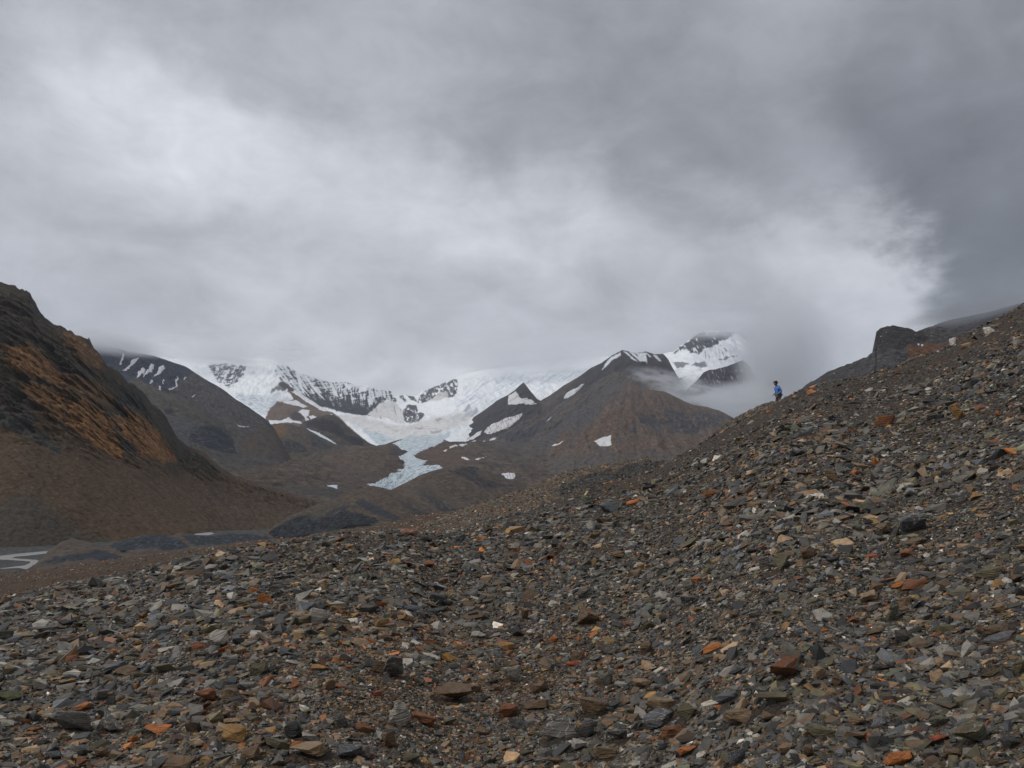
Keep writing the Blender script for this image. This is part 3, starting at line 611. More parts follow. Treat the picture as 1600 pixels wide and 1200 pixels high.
left1 = Sheet([(-60,430,1150),(-30,436,1150),(0,443,1150),(20,447,1150),(33,450,1150),(46,459,1150),(57,474,1150),(64,489,1150),(81,505,1150),(99,512,1150),(120,523,1160),(140,531,1160),(147,543,1160),(156,552,1170),(164,567,1180),(168,574,1180),(183,579,1200),(195,591,1200),(207,600,1220),(222,612,1240),(237,630,1260),(249,639,1280),(262,654,1300),(270,669,1310),(279,687,1320),(294,697,1350),(318,705,1380),(333,720,1400),(354,737,1420),(380,748,1450),(420,761,1450),(450,770,1450),(480,779,1450),(510,789,1400),(540,805,1300),(600,830,1200)],
              [(-60,872,640),(60,862,650),(180,850,700),(300,842,750),(420,846,800),(600,850,850)],
              [('r', lambda px, row: 34*sstep(730, 640, row-(px-150)*.25)+4, (90, 110), 6, 154, .6), ('r', lambda px, row: 20*sstep(745, 660, row-(px-150)*.25)+1.6, (24, 20), 6, 155, .35), ('r', lambda px, row: 6*sstep(745, 660, row-(px-150)*.25)+.5, (7, 6), 5, 156, 0)], rough_crest=7, dirv=(0, -.93, .36))
left1.build('mountain', -60, 600, 1.0, 330, paint_left1, M_NEAR, kind='structure', label='steep rusty orange and dark rock mountain above brown scree at the left')

# --- river flats, river, left ice mounds
def paint_flat(p):
    p.c[:] = (.070, .072, .070); p.vary(p.noise(40, 3, 5, 2), .2)
    p.mix(sstep(.1, .4, p.noise(50, 3, 4, 3))*.5, (.085, .068, .055))
flat = Sheet([(-80,858,640),(60,853,660),(170,842,720),(230,836,760),(330,830,800),(460,826,850)], [(-80,915,480),(460,905,500)], [('f', .5, 30, 4, 211)])
flat.build('riverbed', -80, 460, 1.2, 60, paint_flat, M_NEAR, kind='structure')
M_RIV = terrain_mat('milky_water', .1, .15, .25, .05, spec=.5)
river = Z(0, 800, .1875, [(-300,380),(0,365),(180,345),(400,325),(415,330),(390,345),(250,362),(130,372),(100,384),(180,392),(300,398),(352,412),(330,425),(275,440),(265,452),(290,465),(350,472),(300,483),(200,474),(150,464),(20,472),(0,470),(130,453),(200,445),(250,425),(255,412),(180,404),(0,396),(-300,400)])
flat.patch('river', river, (.42, .41, .40), M_RIV, .3, .35, .25, 12, 3, kind='structure')
flat.patch('river', Z(0, 800, .1875, [(640,250),(900,225),(1000,212),(1150,203),(1140,212),(1000,224),(900,238),(800,245)]), (.22, .225, .23), M_RIV, .3, .35, .3, 12, 4, kind='structure')
flat.patch('river', Z(200, 830, .225, [(410,10),(480,2),(560,5),(600,15),(560,28),(470,26),(430,18)]), (.22, .225, .24), M_RIV, .3, .35, .3, 12, 5, kind='structure')
def paint_mound(p):
    p.c[:] = (.088, .070, .056); p.vary(p.noise(20, 5, 5, 2), .25)
    m = p.mask(Z(0, 800, .1875, [(900,280),(1050,230),(1200,200),(1330,182),(1420,200),(1500,235),(1590,300),(1400,320),(1280,300),(1150,300),(1060,340),(1000,330)]), 1.2, 2, 8, 221)
    p.mix(m, (.028, .034, .042)); p.mix(m*sstep(.05, .3, p.noise(9, 2, 5, 4, -30)), (.066, .074, .084))
    m = p.mask(Z(0, 800, .1875, [(290,440),(450,385),(600,355),(700,350),(820,320),(900,335),(1020,370),(940,400),(850,415),(780,385),(700,395),(560,405),(440,430)]), 1, 2, 7, 222)
    p.mix(m, (.032, .036, .043))
    m = p.mask(Z(200, 830, .225, [(370,20),(450,30),(700,18),(860,22),(990,45),(960,68),(850,62),(650,98),(500,105),(430,80)]), 1.2, 2, 8, 223)
    p.mix(m, (.030, .036, .042)); p.mix(m*sstep(.05, .3, p.noise(9, 2, 5, 4, 20)), (.070, .075, .080))
    p.poly(Z(0, 800, .1875, [(1000,320),(1060,325),(1050,342),(1010,338)]), (.008, .008, .01), .8, .8, 6, 224)
    p.mix(sstep(878, 890, p.row)*.5, (.075, .056, .042))
mound = Sheet([(30,898,470),(54,882,490),(66,871,500),(75,861,510),(94,848,520),(112,841,530),(131,845,530),(150,851,530),(162,852,520),(180,847,520),(197,843,520),(216,838,520),(232,836,520),(249,835,520),(266,838,520),(278,833,540),(300,835,540),(330,838,540),(357,833,560),(380,834,560),(393,833,560),(410,836,560),(425,840,560),(450,850,560),(480,860,560)],
              [(30,906,360),(480,905,360)], [('r', 2.4, (22, 30), 6, 225, .4), ('f', .8, 6, 4, 226)], rough_crest=.9)
mound.build('hill', 30, 480, .85, 75, paint_mound, M_NEAR, kind='structure', label='low mounds of dark glacier ice beside the river')

# --- right crag behind the near slope
def paint_crag(p):
    p.c[:] = (.072, .068, .070); p.vary(p.noise(16, 7, 5, 2, -35), .3); p.vary(p.noise(5, 3, 5, 3, -35), .25); p.crag(np.ones(len(p.px)), 3.5, -20, .45, 17, 3)
    m = p.mask([(1366,548),(1369,515),(1386,507),(1420,512),(1445,522),(1452,532),(1425,540),(1400,546),(1375,550)], 2, 3, 8, 231)
    p.mix(m, (.045, .043, .045)); p.mix(m*sstep(.0, .3, p.noise(8, 3, 5, 4, -10)), (.030, .030, .033))
    p.poly([(1415,541),(1440,539),(1480,538),(1500,545),(1470,556),(1432,566),(1420,556)], (.135, .066, .038), 4, 5, 9, 232, .85)
    p.poly([(1240,620),(1300,578),(1355,556),(1366,548),(1345,572),(1320,590)], (.060, .055, .058), 3, 3, 9, 233, .8)
crag = Sheet([(1190,652,430),(1222,630,430),(1240,617,430),(1265,598,430),(1296,580,430),(1330,567,430),(1355,557,430),(1363,550,430),(1366,545,430),(1368,533,430),(1369,518,430),(1375,514,430),(1386,509,430),(1397,508,430),(1406,511,430),(1420,513,430),(1433,518,430),(1442,515,440),(1456,513,440),(1467,511,440),(1487,515,440),(1510,514,440),(1532,511,440),(1555,505,440),(1620,500,440)],
             [(1190,700,300),(1620,620,300)], [('r', 1.6, (22, 30), 6, 234, -.4), ('r', 1.4, (6, 8), 5, 235)], rough_crest=3.6, dirv=(0, -.93, .36))
crag.build('hill', 1190, 1620, .85, 120, paint_crag, M_NEAR, kind='structure', label='dark crag with an overhanging west face above a rust coloured slope')
def paint_dim(p):
    p.c[:] = (.06, .056, .06); p.vary(p.noise(16, 7, 5, 2, -35), .25)
dim = Sheet([(1420,522,1300),(1450,512,1300),(1480,501,1300),(1520,493,1300),(1545,487,1300),(1556,484,1300),(1580,478,1300),(1640,462,1300)], [(1420,560,1100),(1640,560,1100)], [('r', 10, 80, 5, 236)], rough_crest=2)
dim.build('hill', 1420, 1640, 1.2, 50, paint_dim, M_NEAR, kind='structure', label='dim far slope fading into the dark cloud at the right')

# --- second moraine crest, brown, behind the near slope
def paint_mor(p):
    p.c[:] = (.105, .078, .056); p.vary(p.noise(22, 5, 5, 2, -24), .25); p.vary(p.noise(2.4, 1.6, 4, 3), .5)
    d = Z(880, 700, .225, [(-60,300),(120,200),(330,150),(350,190),(420,130),(560,95),(740,95),(760,110),(620,170),(480,230),(280,290),(0,360)])
    m = p.mask(d, 2.5, 4, 10, 241); p.mix(m*.85, (.046, .048, .047)); p.mix(m*sstep(.1, .3, p.noise(2.5, 1.6, 3, 5)), (.09, .085, .075))
    p.mix(sstep(1060, 1130, p.px)*.5, (.085, .073, .064))
moraine = Sheet([(600,846,100),(640,829,100),(680,810,105),(720,795,110),(760,783,112),(800,770,115),(850,751,118),(880,738,118),(920,729,118),(958,724,115),(1000,718,115),(1008,713,115),(1018,717,115),(1045,720,112),(1060,713,108),(1080,702,100),(1110,682,92),(1144,656,82),(1165,645,78),(1190,633,72),(1208,627,66),(1222,625,62),(1260,613,60),(1300,606,60)],
                [(600,870,30),(760,850,36),(900,800,44),(1050,745,54),(1144,675,56),(1208,645,54),(1300,625,54)],
                [('f', .35, 4, 4, 242), ('r', .5, 9, 4, 243)], rough_crest=.7)
M_MOR = terrain_mat('moraine_gravel', 3.0, .12, .95, .5)
moraine.build('moraine_slope', 600, 1300, .85, 130, paint_mor, M_MOR, kind='structure', label='brown gravel crest of the moraine behind the near slope')
# --- lower flank at the left, between the near slope and the river
def paint_flank(p):
    p.c[:] = (.075, .047, .030); p.vary(p.noise(26, 5, 5, 2, -12), .25); p.vary(p.noise(2.4, 1.4, 4, 3), .45)
    p.mix(sstep(.1, .4, p.noise(22, 4, 5, 5, -12))*.6, (.060, .046, .036))
flank = Sheet([(-120,896,230),(-20,896,240),(0,895,245),(47,892,250),(90,886,260),(131,880,265),(180,873,270),(216,869,275),(262,864,280),(300,859,285),(335,855,290),(380,848,295),(425,842,300),(459,840,300),(501,838,300),(520,835,290),(545,831,285),(580,826,270),(605,820,250),(630,813,230),(650,806,200),(690,800,150),(720,797,120)],
              [(-120,990,22),(100,950,26),(300,890,36),(500,858,44),(720,845,60)],
              [('f', 1.2, 25, 4, 251), ('r', .5, 6, 5, 252)], rough_crest=1.0)
flank.build('moraine_slope', -120, 720, 1.0, 110, paint_flank, M_MOR, kind='structure', label='rust brown outer flank of the moraine above the river')
# ------------------------------------------------------------------ snow patches lying on the slopes, each one a thing
M_SNOW = terrain_mat('old_snow', .08, 2.0, .7, .06)
def snow(sheet, poly, label, col=(.66, .65, .645), warp=.9, seed=1, painter=None, group='snow patches lying on the dark slopes'):
    sheet.patch('snow_patch', poly, col, M_SNOW, .3, None, warp, 4, seed, painter, label=label, category='snow patch', group=group)
def streaky(p):
    p.mix(sstep(.05, .3, p.noise(1.6, 6, 4, 3, -12))*.85, (.10, .095, .10))
def grubby(p):
    p.mix(sstep(-.1, .4, p.noise(10, 3, 4, 3))*.5, (.45, .46, .47))
Zc = lambda pts: Z(880, 530, .1875, pts)
Zr = lambda pts: Z(680, 560, .15, pts)
snow(cone, Zc([(258,843),(300,820),(340,798),(400,800),(392,850),(402,890),(345,908),(300,885)]), 'white shield shaped snow patch low on the brown cone mountain', seed=2, painter=grubby)
snow(cone, Zr([(1205,930),(1260,905),(1330,880),(1300,915),(1240,925)]), 'thin broken snow strip on the left foot of the brown cone mountain', seed=3)
snow(cone, Zr([(825,1060),(880,1065),(940,1045),(900,1100),(835,1090)]), 'bird shaped snow patch below the thin strip at the foot of the brown cone', seed=4)
snow(ridge, Zc([(0,500),(20,460),(80,425),(175,372),(120,430),(60,470)]), 'slanting snow patch high on the left flank below the long dark ridge', seed=5)
snow(ridge, Zr([(840,345),(800,370),(765,390),(755,480),(830,488),(900,472),(1010,480),(1060,478),(1000,435),(950,415),(900,430),(880,400)]), 'three cornered snow patch right under the small pyramid summit', seed=6)
snow(ridge, Zr([(505,775),(560,715),(600,690),(690,655),(750,615),(850,590),(918,570),(870,640),(800,700),(755,735),(650,765),(560,792)]), 'large snow patch streaked with rock ribs below the pyramid summit', seed=7, painter=streaky)
snow(ridge, Zr([(290,870),(370,830),(450,770),(488,752),(470,800),(400,845),(330,872)]), 'long snow wedge on the lower left slope of the pyramid summit', seed=8)
snow(ridge, Zr([(430,915),(480,880),(525,865),(500,890)]), 'short snow sliver below the streaked patch', seed=9)
snow(ridge, Zr([(565,865),(600,840),(660,825),(620,855)]), 'pale snow sliver at the right foot of the streaked patch', seed=10)
snow(ridge, Zr([(305,925),(340,895),(430,860),(380,900),(330,930)]), 'tapering snow strip between the long wedge and the short sliver', seed=12)
snow(ridge, Zr([(1155,665),(1180,635),(1208,612),(1190,645)]), 'tiny slanting snow sliver alone on the dark gully side', seed=11)
for k, (q, lb) in enumerate([([(145,945),(160,920),(210,905),(240,910),(200,930)], 'rounded snow patch at the foot of the ridge beside the glacier'),
            ([(245,905),(280,892),(335,893),(290,918)], 'small snow patch just right of the rounded one beside the glacier'),
            ([(82,968),(100,952),(128,950),(105,975)], 'smallest snow spot by the right edge of the glacier'),
            ([(270,1040),(310,1038),(365,1065),(330,1068)], 'left of two snow slivers on the red brown ground by the glacier'),
            ([(415,1062),(450,1045),(530,1035),(480,1048),(440,1070)], 'right of two snow slivers on the red brown ground by the glacier')]):
    snow(vfloor, Zr(q), lb, seed=20+k)
snow(vfloor, Z(560, 640, .15, [(1480,680),(1560,665),(1620,670),(1640,700),(1600,740),(1540,715)]), 'broken dirty ice patch behind the right end of the brown moraine hill', seed=30, painter=streaky)
snow(low2, Z(340, 660, .1875, [(915,528),(960,520),(1000,524),(998,556),(960,545)]), 'small blue white ice patch alone on the brown valley floor', (.5, .57, .64), seed=31)
Zl = lambda pts: Z(140, 520, .15, pts)
for k, (q, lb) in enumerate([([(360,415),(380,380),(420,330),(440,290),(520,260),(480,320),(430,360),(395,400)], 'broad raking snow streak highest on the blue grey mountain'),
            ([(330,350),(335,290),(345,220),(360,220),(350,300),(345,345)], 'thin upright snow streak at the top left of the blue grey mountain'),
            ([(510,490),(515,430),(555,360),(590,390),(570,440),(530,470)], 'left of the twin snow streaks on the blue grey mountain'),
            ([(572,470),(600,400),(650,330),(680,345),(650,400),(610,440)], 'right of the twin snow streaks on the blue grey mountain'),
            ([(680,495),(700,430),(730,370),(780,340),(785,370),(750,420),(710,455)], 'leaf shaped snow streak right of the twin streaks'),
            ([(640,540),(655,515),(680,505),(655,545)], 'small snow dash below the leaf shaped streak'),
            ([(760,535),(770,490),(782,490),(772,530)], 'short upright snow dash on the blue grey mountain'),
            ([(735,620),(745,570),(758,570),(762,605)], 'small snow wedge low on the blue grey mountain'),
            ([(845,612),(890,570),(925,460),(935,480),(920,550),(880,610)], 'forked snow streak ending low on the blue grey mountain'),
            ([(980,488),(1000,460),(1010,462),(990,490)], 'tiny snow dash right of the forked streak'),
            ([(1070,680),(1100,650),(1115,648),(1085,678)], 'thin snow line at the edge of the smooth grey scree'),
            ([(1545,965),(1580,975),(1660,975),(1620,990),(1570,985)], 'bird shaped snow fleck on grey scree left of the orange knoll')]):
    snow(left2, Zl(q), lb, (.60, .58, .60), seed=40+k)
Zk = lambda pts: Z(420, 550, .125, pts)
snow(knoll2, Zk([(470,962),(520,975),(600,1000),(700,1060),(800,1120),(870,1180),(900,1200),(820,1170),(700,1130),(630,1080),(560,1020)]), 'long blue white snow tongue in the gully right of the orange knoll', (.62, .68, .72), seed=60)
snow(knoll1, Z(300, 550, .125, [(665,1110),(700,1065),(760,1015),(765,1025),(710,1075),(680,1112)]), 'thin slanting snow line on the left side of the orange knoll', seed=61)
snow(knoll1, Z(300, 550, .125, [(680,1135),(700,1120),(740,1122),(700,1145)]), 'snow fleck under the thin line by the orange knoll', seed=62)
snow(knoll1, Z(340, 660, .1875, [(400,212),(425,195),(435,215),(415,222)]), 'snow fleck left of the dark outcrops on the orange knoll', seed=63)
for k, (q, lb) in enumerate([([(185,640),(230,612),(330,608),(350,605),(400,640),(490,692),(440,700),(350,680),(250,662)], 'upper snow patch on the dark spur below the rock pyramid'),
            ([(370,750),(430,722),(520,735),(500,790),(460,800),(500,840),(460,855),(440,800)], 'jagged snow patch in the middle of the dark spur'),
            ([(500,795),(550,792),(630,830),(560,848),(520,835)], 'small snow patch right of the jagged one on the dark spur'),
            ([(290,508),(312,470),(360,490),(500,590),(640,690),(720,712),(728,738),(690,742),(560,680),(400,580)], 'long snow ramp running down below the dark rock face'),
            ([(775,785),(795,785),(825,835),(810,832)], 'short snow fleck below the lower end of the long ramp'),
            ([(0,850),(40,860),(150,855),(250,818),(300,850),(400,870),(415,900),(300,885),(180,890),(60,915),(20,905)], 'flat snow field at the foot of the dark spur behind the orange knoll')]):
    snow(massif, Zk(q), lb, (.76, .76, .78), seed=70+k, group='snow patches on the far spur')
for k, (x, y, lb) in enumerate([(1434, 540, 'left of two white blocks on the rusty slope under the crag'), (1440, 541, 'right of two white blocks on the rusty slope under the crag')]):
    snow_p = [(x-1.8, y-1.2), (x+.2, y-2.0), (x+1.9, y-.6), (x+1.2, y+1.2), (x-1.2, y+1.4)]
    crag.patch('pale_boulder', snow_p, (.55, .55, .55), M_SNOW, .25, 1.2, 0, 4, 3, None, label=lb, category='boulder', group='white blocks under the crag')

# ------------------------------------------------------------------ clouds that lie among the mountains
def cloud_mat(name, dens, seed, thr=.42, nscale=2.2, col=(.95, .96, .98)):
    m = bpy.data.materials.new(name); m.use_nodes = True; n = m.node_tree.nodes; l = m.node_tree.links.new
    n.remove(n['Principled BSDF'])
    pv = n.new('ShaderNodeVolumePrincipled'); pv.inputs['Color'].default_value = (*col, 1); pv.inputs['Anisotropy'].default_value = .3
    tcn = n.new('ShaderNodeTexCoord')
    ln = n.new('ShaderNodeVectorMath'); ln.operation = 'LENGTH'; l(tcn.outputs['Object'], ln.inputs[0])
    fo = n.new('ShaderNodeMapRange'); fo.interpolation_type = 'SMOOTHSTEP'
    fo.inputs[1].default_value = 1.0; fo.inputs[2].default_value = .25; fo.inputs[3].default_value = 0; fo.inputs[4].default_value = 1
    l(ln.outputs['Value'], fo.inputs[0])
    nz = n.new('ShaderNodeTexNoise'); nz.noise_dimensions = '4D'; nz.inputs['W'].default_value = seed*1.7
    nz.inputs['Scale'].default_value = nscale; nz.inputs['Detail'].default_value = 5; nz.inputs['Roughness'].default_value = .6
    l(tcn.outputs['Object'], nz.inputs['Vector'])
    ad = n.new('ShaderNodeMath'); ad.operation = 'MULTIPLY_ADD'; ad.inputs[1].default_value = 6.0; ad.inputs[2].default_value = -6.0*thr; ad.use_clamp = True
    l(nz.outputs['Fac'], ad.inputs[0])
    mu = n.new('ShaderNodeMath'); mu.operation = 'MULTIPLY'; mu.use_clamp = True; l(ad.outputs[0], mu.inputs[0]); l(fo.outputs[0], mu.inputs[1])
    d = n.new('ShaderNodeMath'); d.operation = 'MULTIPLY'; d.inputs[1].default_value = dens; l(mu.outputs[0], d.inputs[0])
    l(d.outputs[0], pv.inputs['Density'])
    l(pv.outputs[0], n['Material Output'].inputs['Volume'])
    return m
def cloud(px, row, D, rx, rz, ry, dens, seed, tilt=0, thr=.42, ns=2.2, col=(.95, .96, .98)):
    """soft ellipsoid of cloud: px, row of its middle, distance, half sizes in px (wide, high) and in metres (deep)"""
    bm = bmesh.new(); bmesh.ops.create_icosphere(bm, subdivisions=3, radius=1.02)
    me = bpy.data.meshes.new('cloud'); bm.to_mesh(me); bm.free()
    o = link('cloud', me, cloud_mat('cloud_vapour', dens, seed, thr, ns, col), kind='stuff', label='grey white cloud bank drifting against the mountains')
    o.location = ((px-CX)/F*D, D, (H-row)/F*D)
    o.scale = (rx/F*D, ry, rz/F*D); o.rotation_euler = (0, R(tilt), 0)
    return o
if CLOUDS:
    cloud(165, 536, 3500, 110, 22, 260, .012, 1, 8, .40)
    cloud(340, 552, 8400, 150, 26, 800, .0055, 2, 3, .40, 3)
    cloud(450, 548, 8300, 70, 20, 600, .004, 3, 0, .42, 3)
    cloud(840, 552, 8300, 190, 36, 800, .0050, 4, -3, .38, 3)
    cloud(1120, 506, 6000, 110, 26, 500, .007, 5, 0, .38, 3)
    cloud(1225, 565, 4700, 82, 135, 450, .010, 6, 0, .30)
    cloud(1195, 634, 4700, 130, 50, 380, .014, 7, 0, .34, 3.2)
    cloud(1105, 626, 4800, 120, 36, 300, .011, 8, 8, .42, 3.6)
    cloud(1040, 594, 5000, 78, 20, 240, .008, 9, 12, .43, 3.2)
    cloud(1515, 486, 1050, 130, 22, 110, .013, 11, -10, .34, 2.2, (.50, .51, .54))  # greyer vapour colour stands in for the weaker light on this bank

# ------------------------------------------------------------------ near slope
S1T = np.array([(-3400,1950,6),(-1600,1400,8),(-420,1060,9),(-200,995,9.5),(-80,958,10),(0,942,11),(28,934,11.5),(66,925,12),(101,915,12.5),(141,911,13),(178,902,13.5),(225,892,14),(259,882,14.3),(281,877,14.5),(335,864,15),(387,852,16),(459,845,17),(488,838,17.5),(540,834,18.5),(592,832,20),(625,828,21),(657,833,22),(686,834,24),(727,825,26),(754,818,28),(814,804,31),(855,791,33),(880,777,34),(932,761,37),(992,745,40),(1019,736,41),(1049,721,42),(1078,704,42.5),(1110,685,43),(1150,662,43.5),(1180,648,44),(1205,634,44),(1218,626,44.5),(1235,617,45),(1276,604,47),(1313,594,49),(1350,592,51),(1364,584,52),(1404,573,54),(1424,562,56),(1465,550,58),(1485,538,60),(1532,511,64),(1566,496,67),(1600,477,70),(1700,440,74),(1800,400,78),(2050,330,84),(3200,-20,50),(5200,-640,28)], float)
def near_z(x, y, noise=True):
    x = np.asarray(x, float); y = np.maximum(np.asarray(y, float), .3)
    px = np.clip(CX+F*x/y, -3400, 5200)
    # soften the traced line away from its kinks
    s = (H-np.interp(px, S1T[:, 0], S1T[:, 1]))/F; ys = np.interp(px, S1T[:, 0], S1T[:, 2])
    z = s*y-1.6*(1-y/ys)**2
    z = z-np.clip(y-ys, 0, None)**2*.07
    if noise:
        far = np.clip(y/ys, 0, 1)
        z = z+.05*fbm(x/1.1, y/1.1, 0, 4, 301)*np.minimum(1, y/6)+.16*fbm(x/4.5, y/4.5, 0, 3, 302)*np.minimum(1, y/12)
    return z
def near_hit(px, row):
    """distance at which the line of sight meets the near slope (vectorised bisection)"""
    px = np.asarray(px, float); row = np.asarray(row, float)
    ys = np.interp(px, S1T[:, 0], S1T[:, 2])
    lo = np.full(px.shape, 1.2); hi = ys.copy()
    k = (H-row)/F; kx = (px-CX)/F
    for _ in range(26):
        mid = (lo+hi)/2
        below = near_z(kx*mid, mid) > k*mid      # ground already above the ray
        hi = np.where(below, mid, hi); lo = np.where(below, lo, mid)
    return (lo+hi)/2
nv = 330
pxs = np.concatenate([np.linspace(-3400, -420, 70), np.linspace(-400, 2000, 520), np.linspace(2020, 5200, 90)]); nu = len(pxs); vv = np.linspace(0, 1, nv)
PX = np.tile(pxs, nv); V = np.repeat(vv, nu)
ysv = np.interp(PX, S1T[:, 0], S1T[:, 2])
Y = 1.3*(ysv*1.30/1.3)**V
X = (PX-CX)/F*Y
P = np.stack([X, Y, near_z(X, Y)], 1)
gc = np.zeros((len(P), 3))+(.050, .043, .034)
def patchy(x, y):   # broad zones: rusty, grey fines
    return fbm(x/3.2, y/3.2, 0, 4, 310), fbm(x/2.4, y/3.8, 0, 4, 311)
n1, n2 = patchy(X, Y)
gc = gc*(1+.3*n2)[:, None]; mm = sstep(.05, .4, n1)[:, None]*.6; gc = gc*(1-mm)+np.array((.085, .050, .028))*mm
me = grid_mesh('ground', P, nu, nv, gc)
def gravel_mat():
    m = bpy.data.materials.new('gravel_ground'); m.use_nodes = True; n = m.node_tree.nodes; l = m.node_tree.links.new
    b = n['Principled BSDF']; b.inputs['Roughness'].default_value = .85; b.inputs['Specular IOR Level'].default_value = .3
    g = n.new('ShaderNodeNewGeometry'); at = n.new('ShaderNodeAttribute'); at.attribute_name = 'col'
    prev = None; hs = []
    for i, sc in enumerate((55.0, 22.0)):
        v = n.new('ShaderNodeTexVoronoi'); v.inputs['Scale'].default_value = sc; v.inputs['Randomness'].default_value = 1
        l(g.outputs['Position'], v.inputs['Vector'])
        sp = n.new('ShaderNodeSeparateColor'); l(v.outputs['Color'], sp.inputs[0])
        cr = n.new('ShaderNodeValToRGB'); e = cr.color_ramp.elements
        e[0].position = 0; e[0].color = (.35, .36, .38, 1); e[1].position = 1; e[1].color = (2.4, 2.3, 2.1, 1)
        for p_, c in ((.35, (.7, .71, .72)), (.6, (1.0, .98, .95)), (.8, (1.5, 1.1, .7)), (.92, (2.2, 1.05, .45))):
            q = e.new(p_); q.color = (*c, 1)
        l(sp.outputs[0], cr.inputs[0])
        hs.append((v, cr))
    mx = n.new('ShaderNodeMix'); mx.data_type = 'RGBA'; mx.inputs[0].default_value = .5
    l(hs[0][1].outputs[0], mx.inputs[6]); l(hs[1][1].outputs[0], mx.inputs[7])
    mu = n.new('ShaderNodeVectorMath'); mu.operation = 'MULTIPLY'; l(at.outputs['Color'], mu.inputs[0]); l(mx.outputs[2], mu.inputs[1])
    l(mu.outputs[0], b.inputs['Base Color'])
    ad = n.new('ShaderNodeMath'); ad.operation = 'MULTIPLY_ADD'; l(hs[1][0].outputs['Distance'], ad.inputs[0]); ad.inputs[1].default_value = 2.2; l(hs[0][0].outputs['Distance'], ad.inputs[2])
    bp = n.new('ShaderNodeBump'); bp.invert = True; bp.inputs['Distance'].default_value = .02; l(ad.outputs[0], bp.inputs['Height'])
    l(bp.outputs[0], b.inputs['Normal'])
    return m
link('ground', me, gravel_mat(), kind='structure')

# ------------------------------------------------------------------ stones
def rock_mesh(name, rnd, detail=0, flat=1.0, jag=.06):
    """an angular block about 1 x 1 x 1: hull of points on a squashed box, split along its bedding"""
    bm = bmesh.new()
    n = rnd.randint(8, 12)
    for _ in range(n):
        a = rnd.uniform(0, 2*math.pi); r = rnd.uniform(.34, .5)
        bm.verts.new((math.cos(a)*r*rnd.uniform(.8, 1.2), math.sin(a)*r*rnd.uniform(.8, 1.1), rnd.choice((-1, 1))*rnd.uniform(.12, .5)))
    for _ in range(rnd.randint(1, 4)):
        bm.verts.new((rnd.uniform(-.45, .45), rnd.uniform(-.3, .3), rnd.uniform(-.5, .5)))
    res = bmesh.ops.convex_hull(bm, input=bm.verts)
    for g in set(res['geom_interior']) | set(res['geom_unused']):
        if isinstance(g, bmesh.types.BMVert) and g.is_valid: bm.verts.remove(g)
    bmesh.ops.dissolve_limit(bm, angle_limit=R(13), verts=bm.verts, edges=bm.edges)
    if detail:
        # knock chips off corners
        for _ in range(rnd.randint(2, 4)):
            v = Vector((rnd.uniform(-1, 1), rnd.uniform(-1, 1), rnd.uniform(-.8, 1))).normalized()
            far = max(bm.verts, key=lambda q: q.co.dot(v)).co.dot(v)
            gm = bm.verts[:]+bm.edges[:]+bm.faces[:]
            r_ = bmesh.ops.bisect_plane(bm, geom=gm, plane_co=v*far*rnd.uniform(.74, .92), plane_no=v, clear_outer=True)
            ed = [e for e in r_['geom_cut'] if isinstance(e, bmesh.types.BMEdge)]
            if ed: bmesh.ops.contextual_create(bm, geom=ed)
        bmesh.ops.bevel(bm, geom=bm.edges[:], offset=.018, segments=1, affect='EDGES')
        bmesh.ops.triangulate(bm, faces=bm.faces[:])
        bmesh.ops.subdivide_edges(bm, edges=[e for e in bm.edges if e.calc_length() > .16], cuts=2)
        bmesh.ops.triangulate(bm, faces=bm.faces[:])
        co = np.array([v.co for v in bm.verts]); o = rnd.uniform(0, 90)
        bm.normal_update()
        d = jag*fbm(co[:, 0]*2.2+o, co[:, 1]*2.2, co[:, 2]*5, 4, 5, .6)+jag*.5*fbm(co[:, 0]*3, co[:, 1]*3+o, co[:, 2]*16, 2, 9)
        for v, q in zip(bm.verts, d): v.co += v.normal*float(q)
    bmesh.ops.recalc_face_normals(bm, faces=bm.faces[:])
    me = bpy.data.meshes.new(name); bm.to_mesh(me); bm.free()
    return me
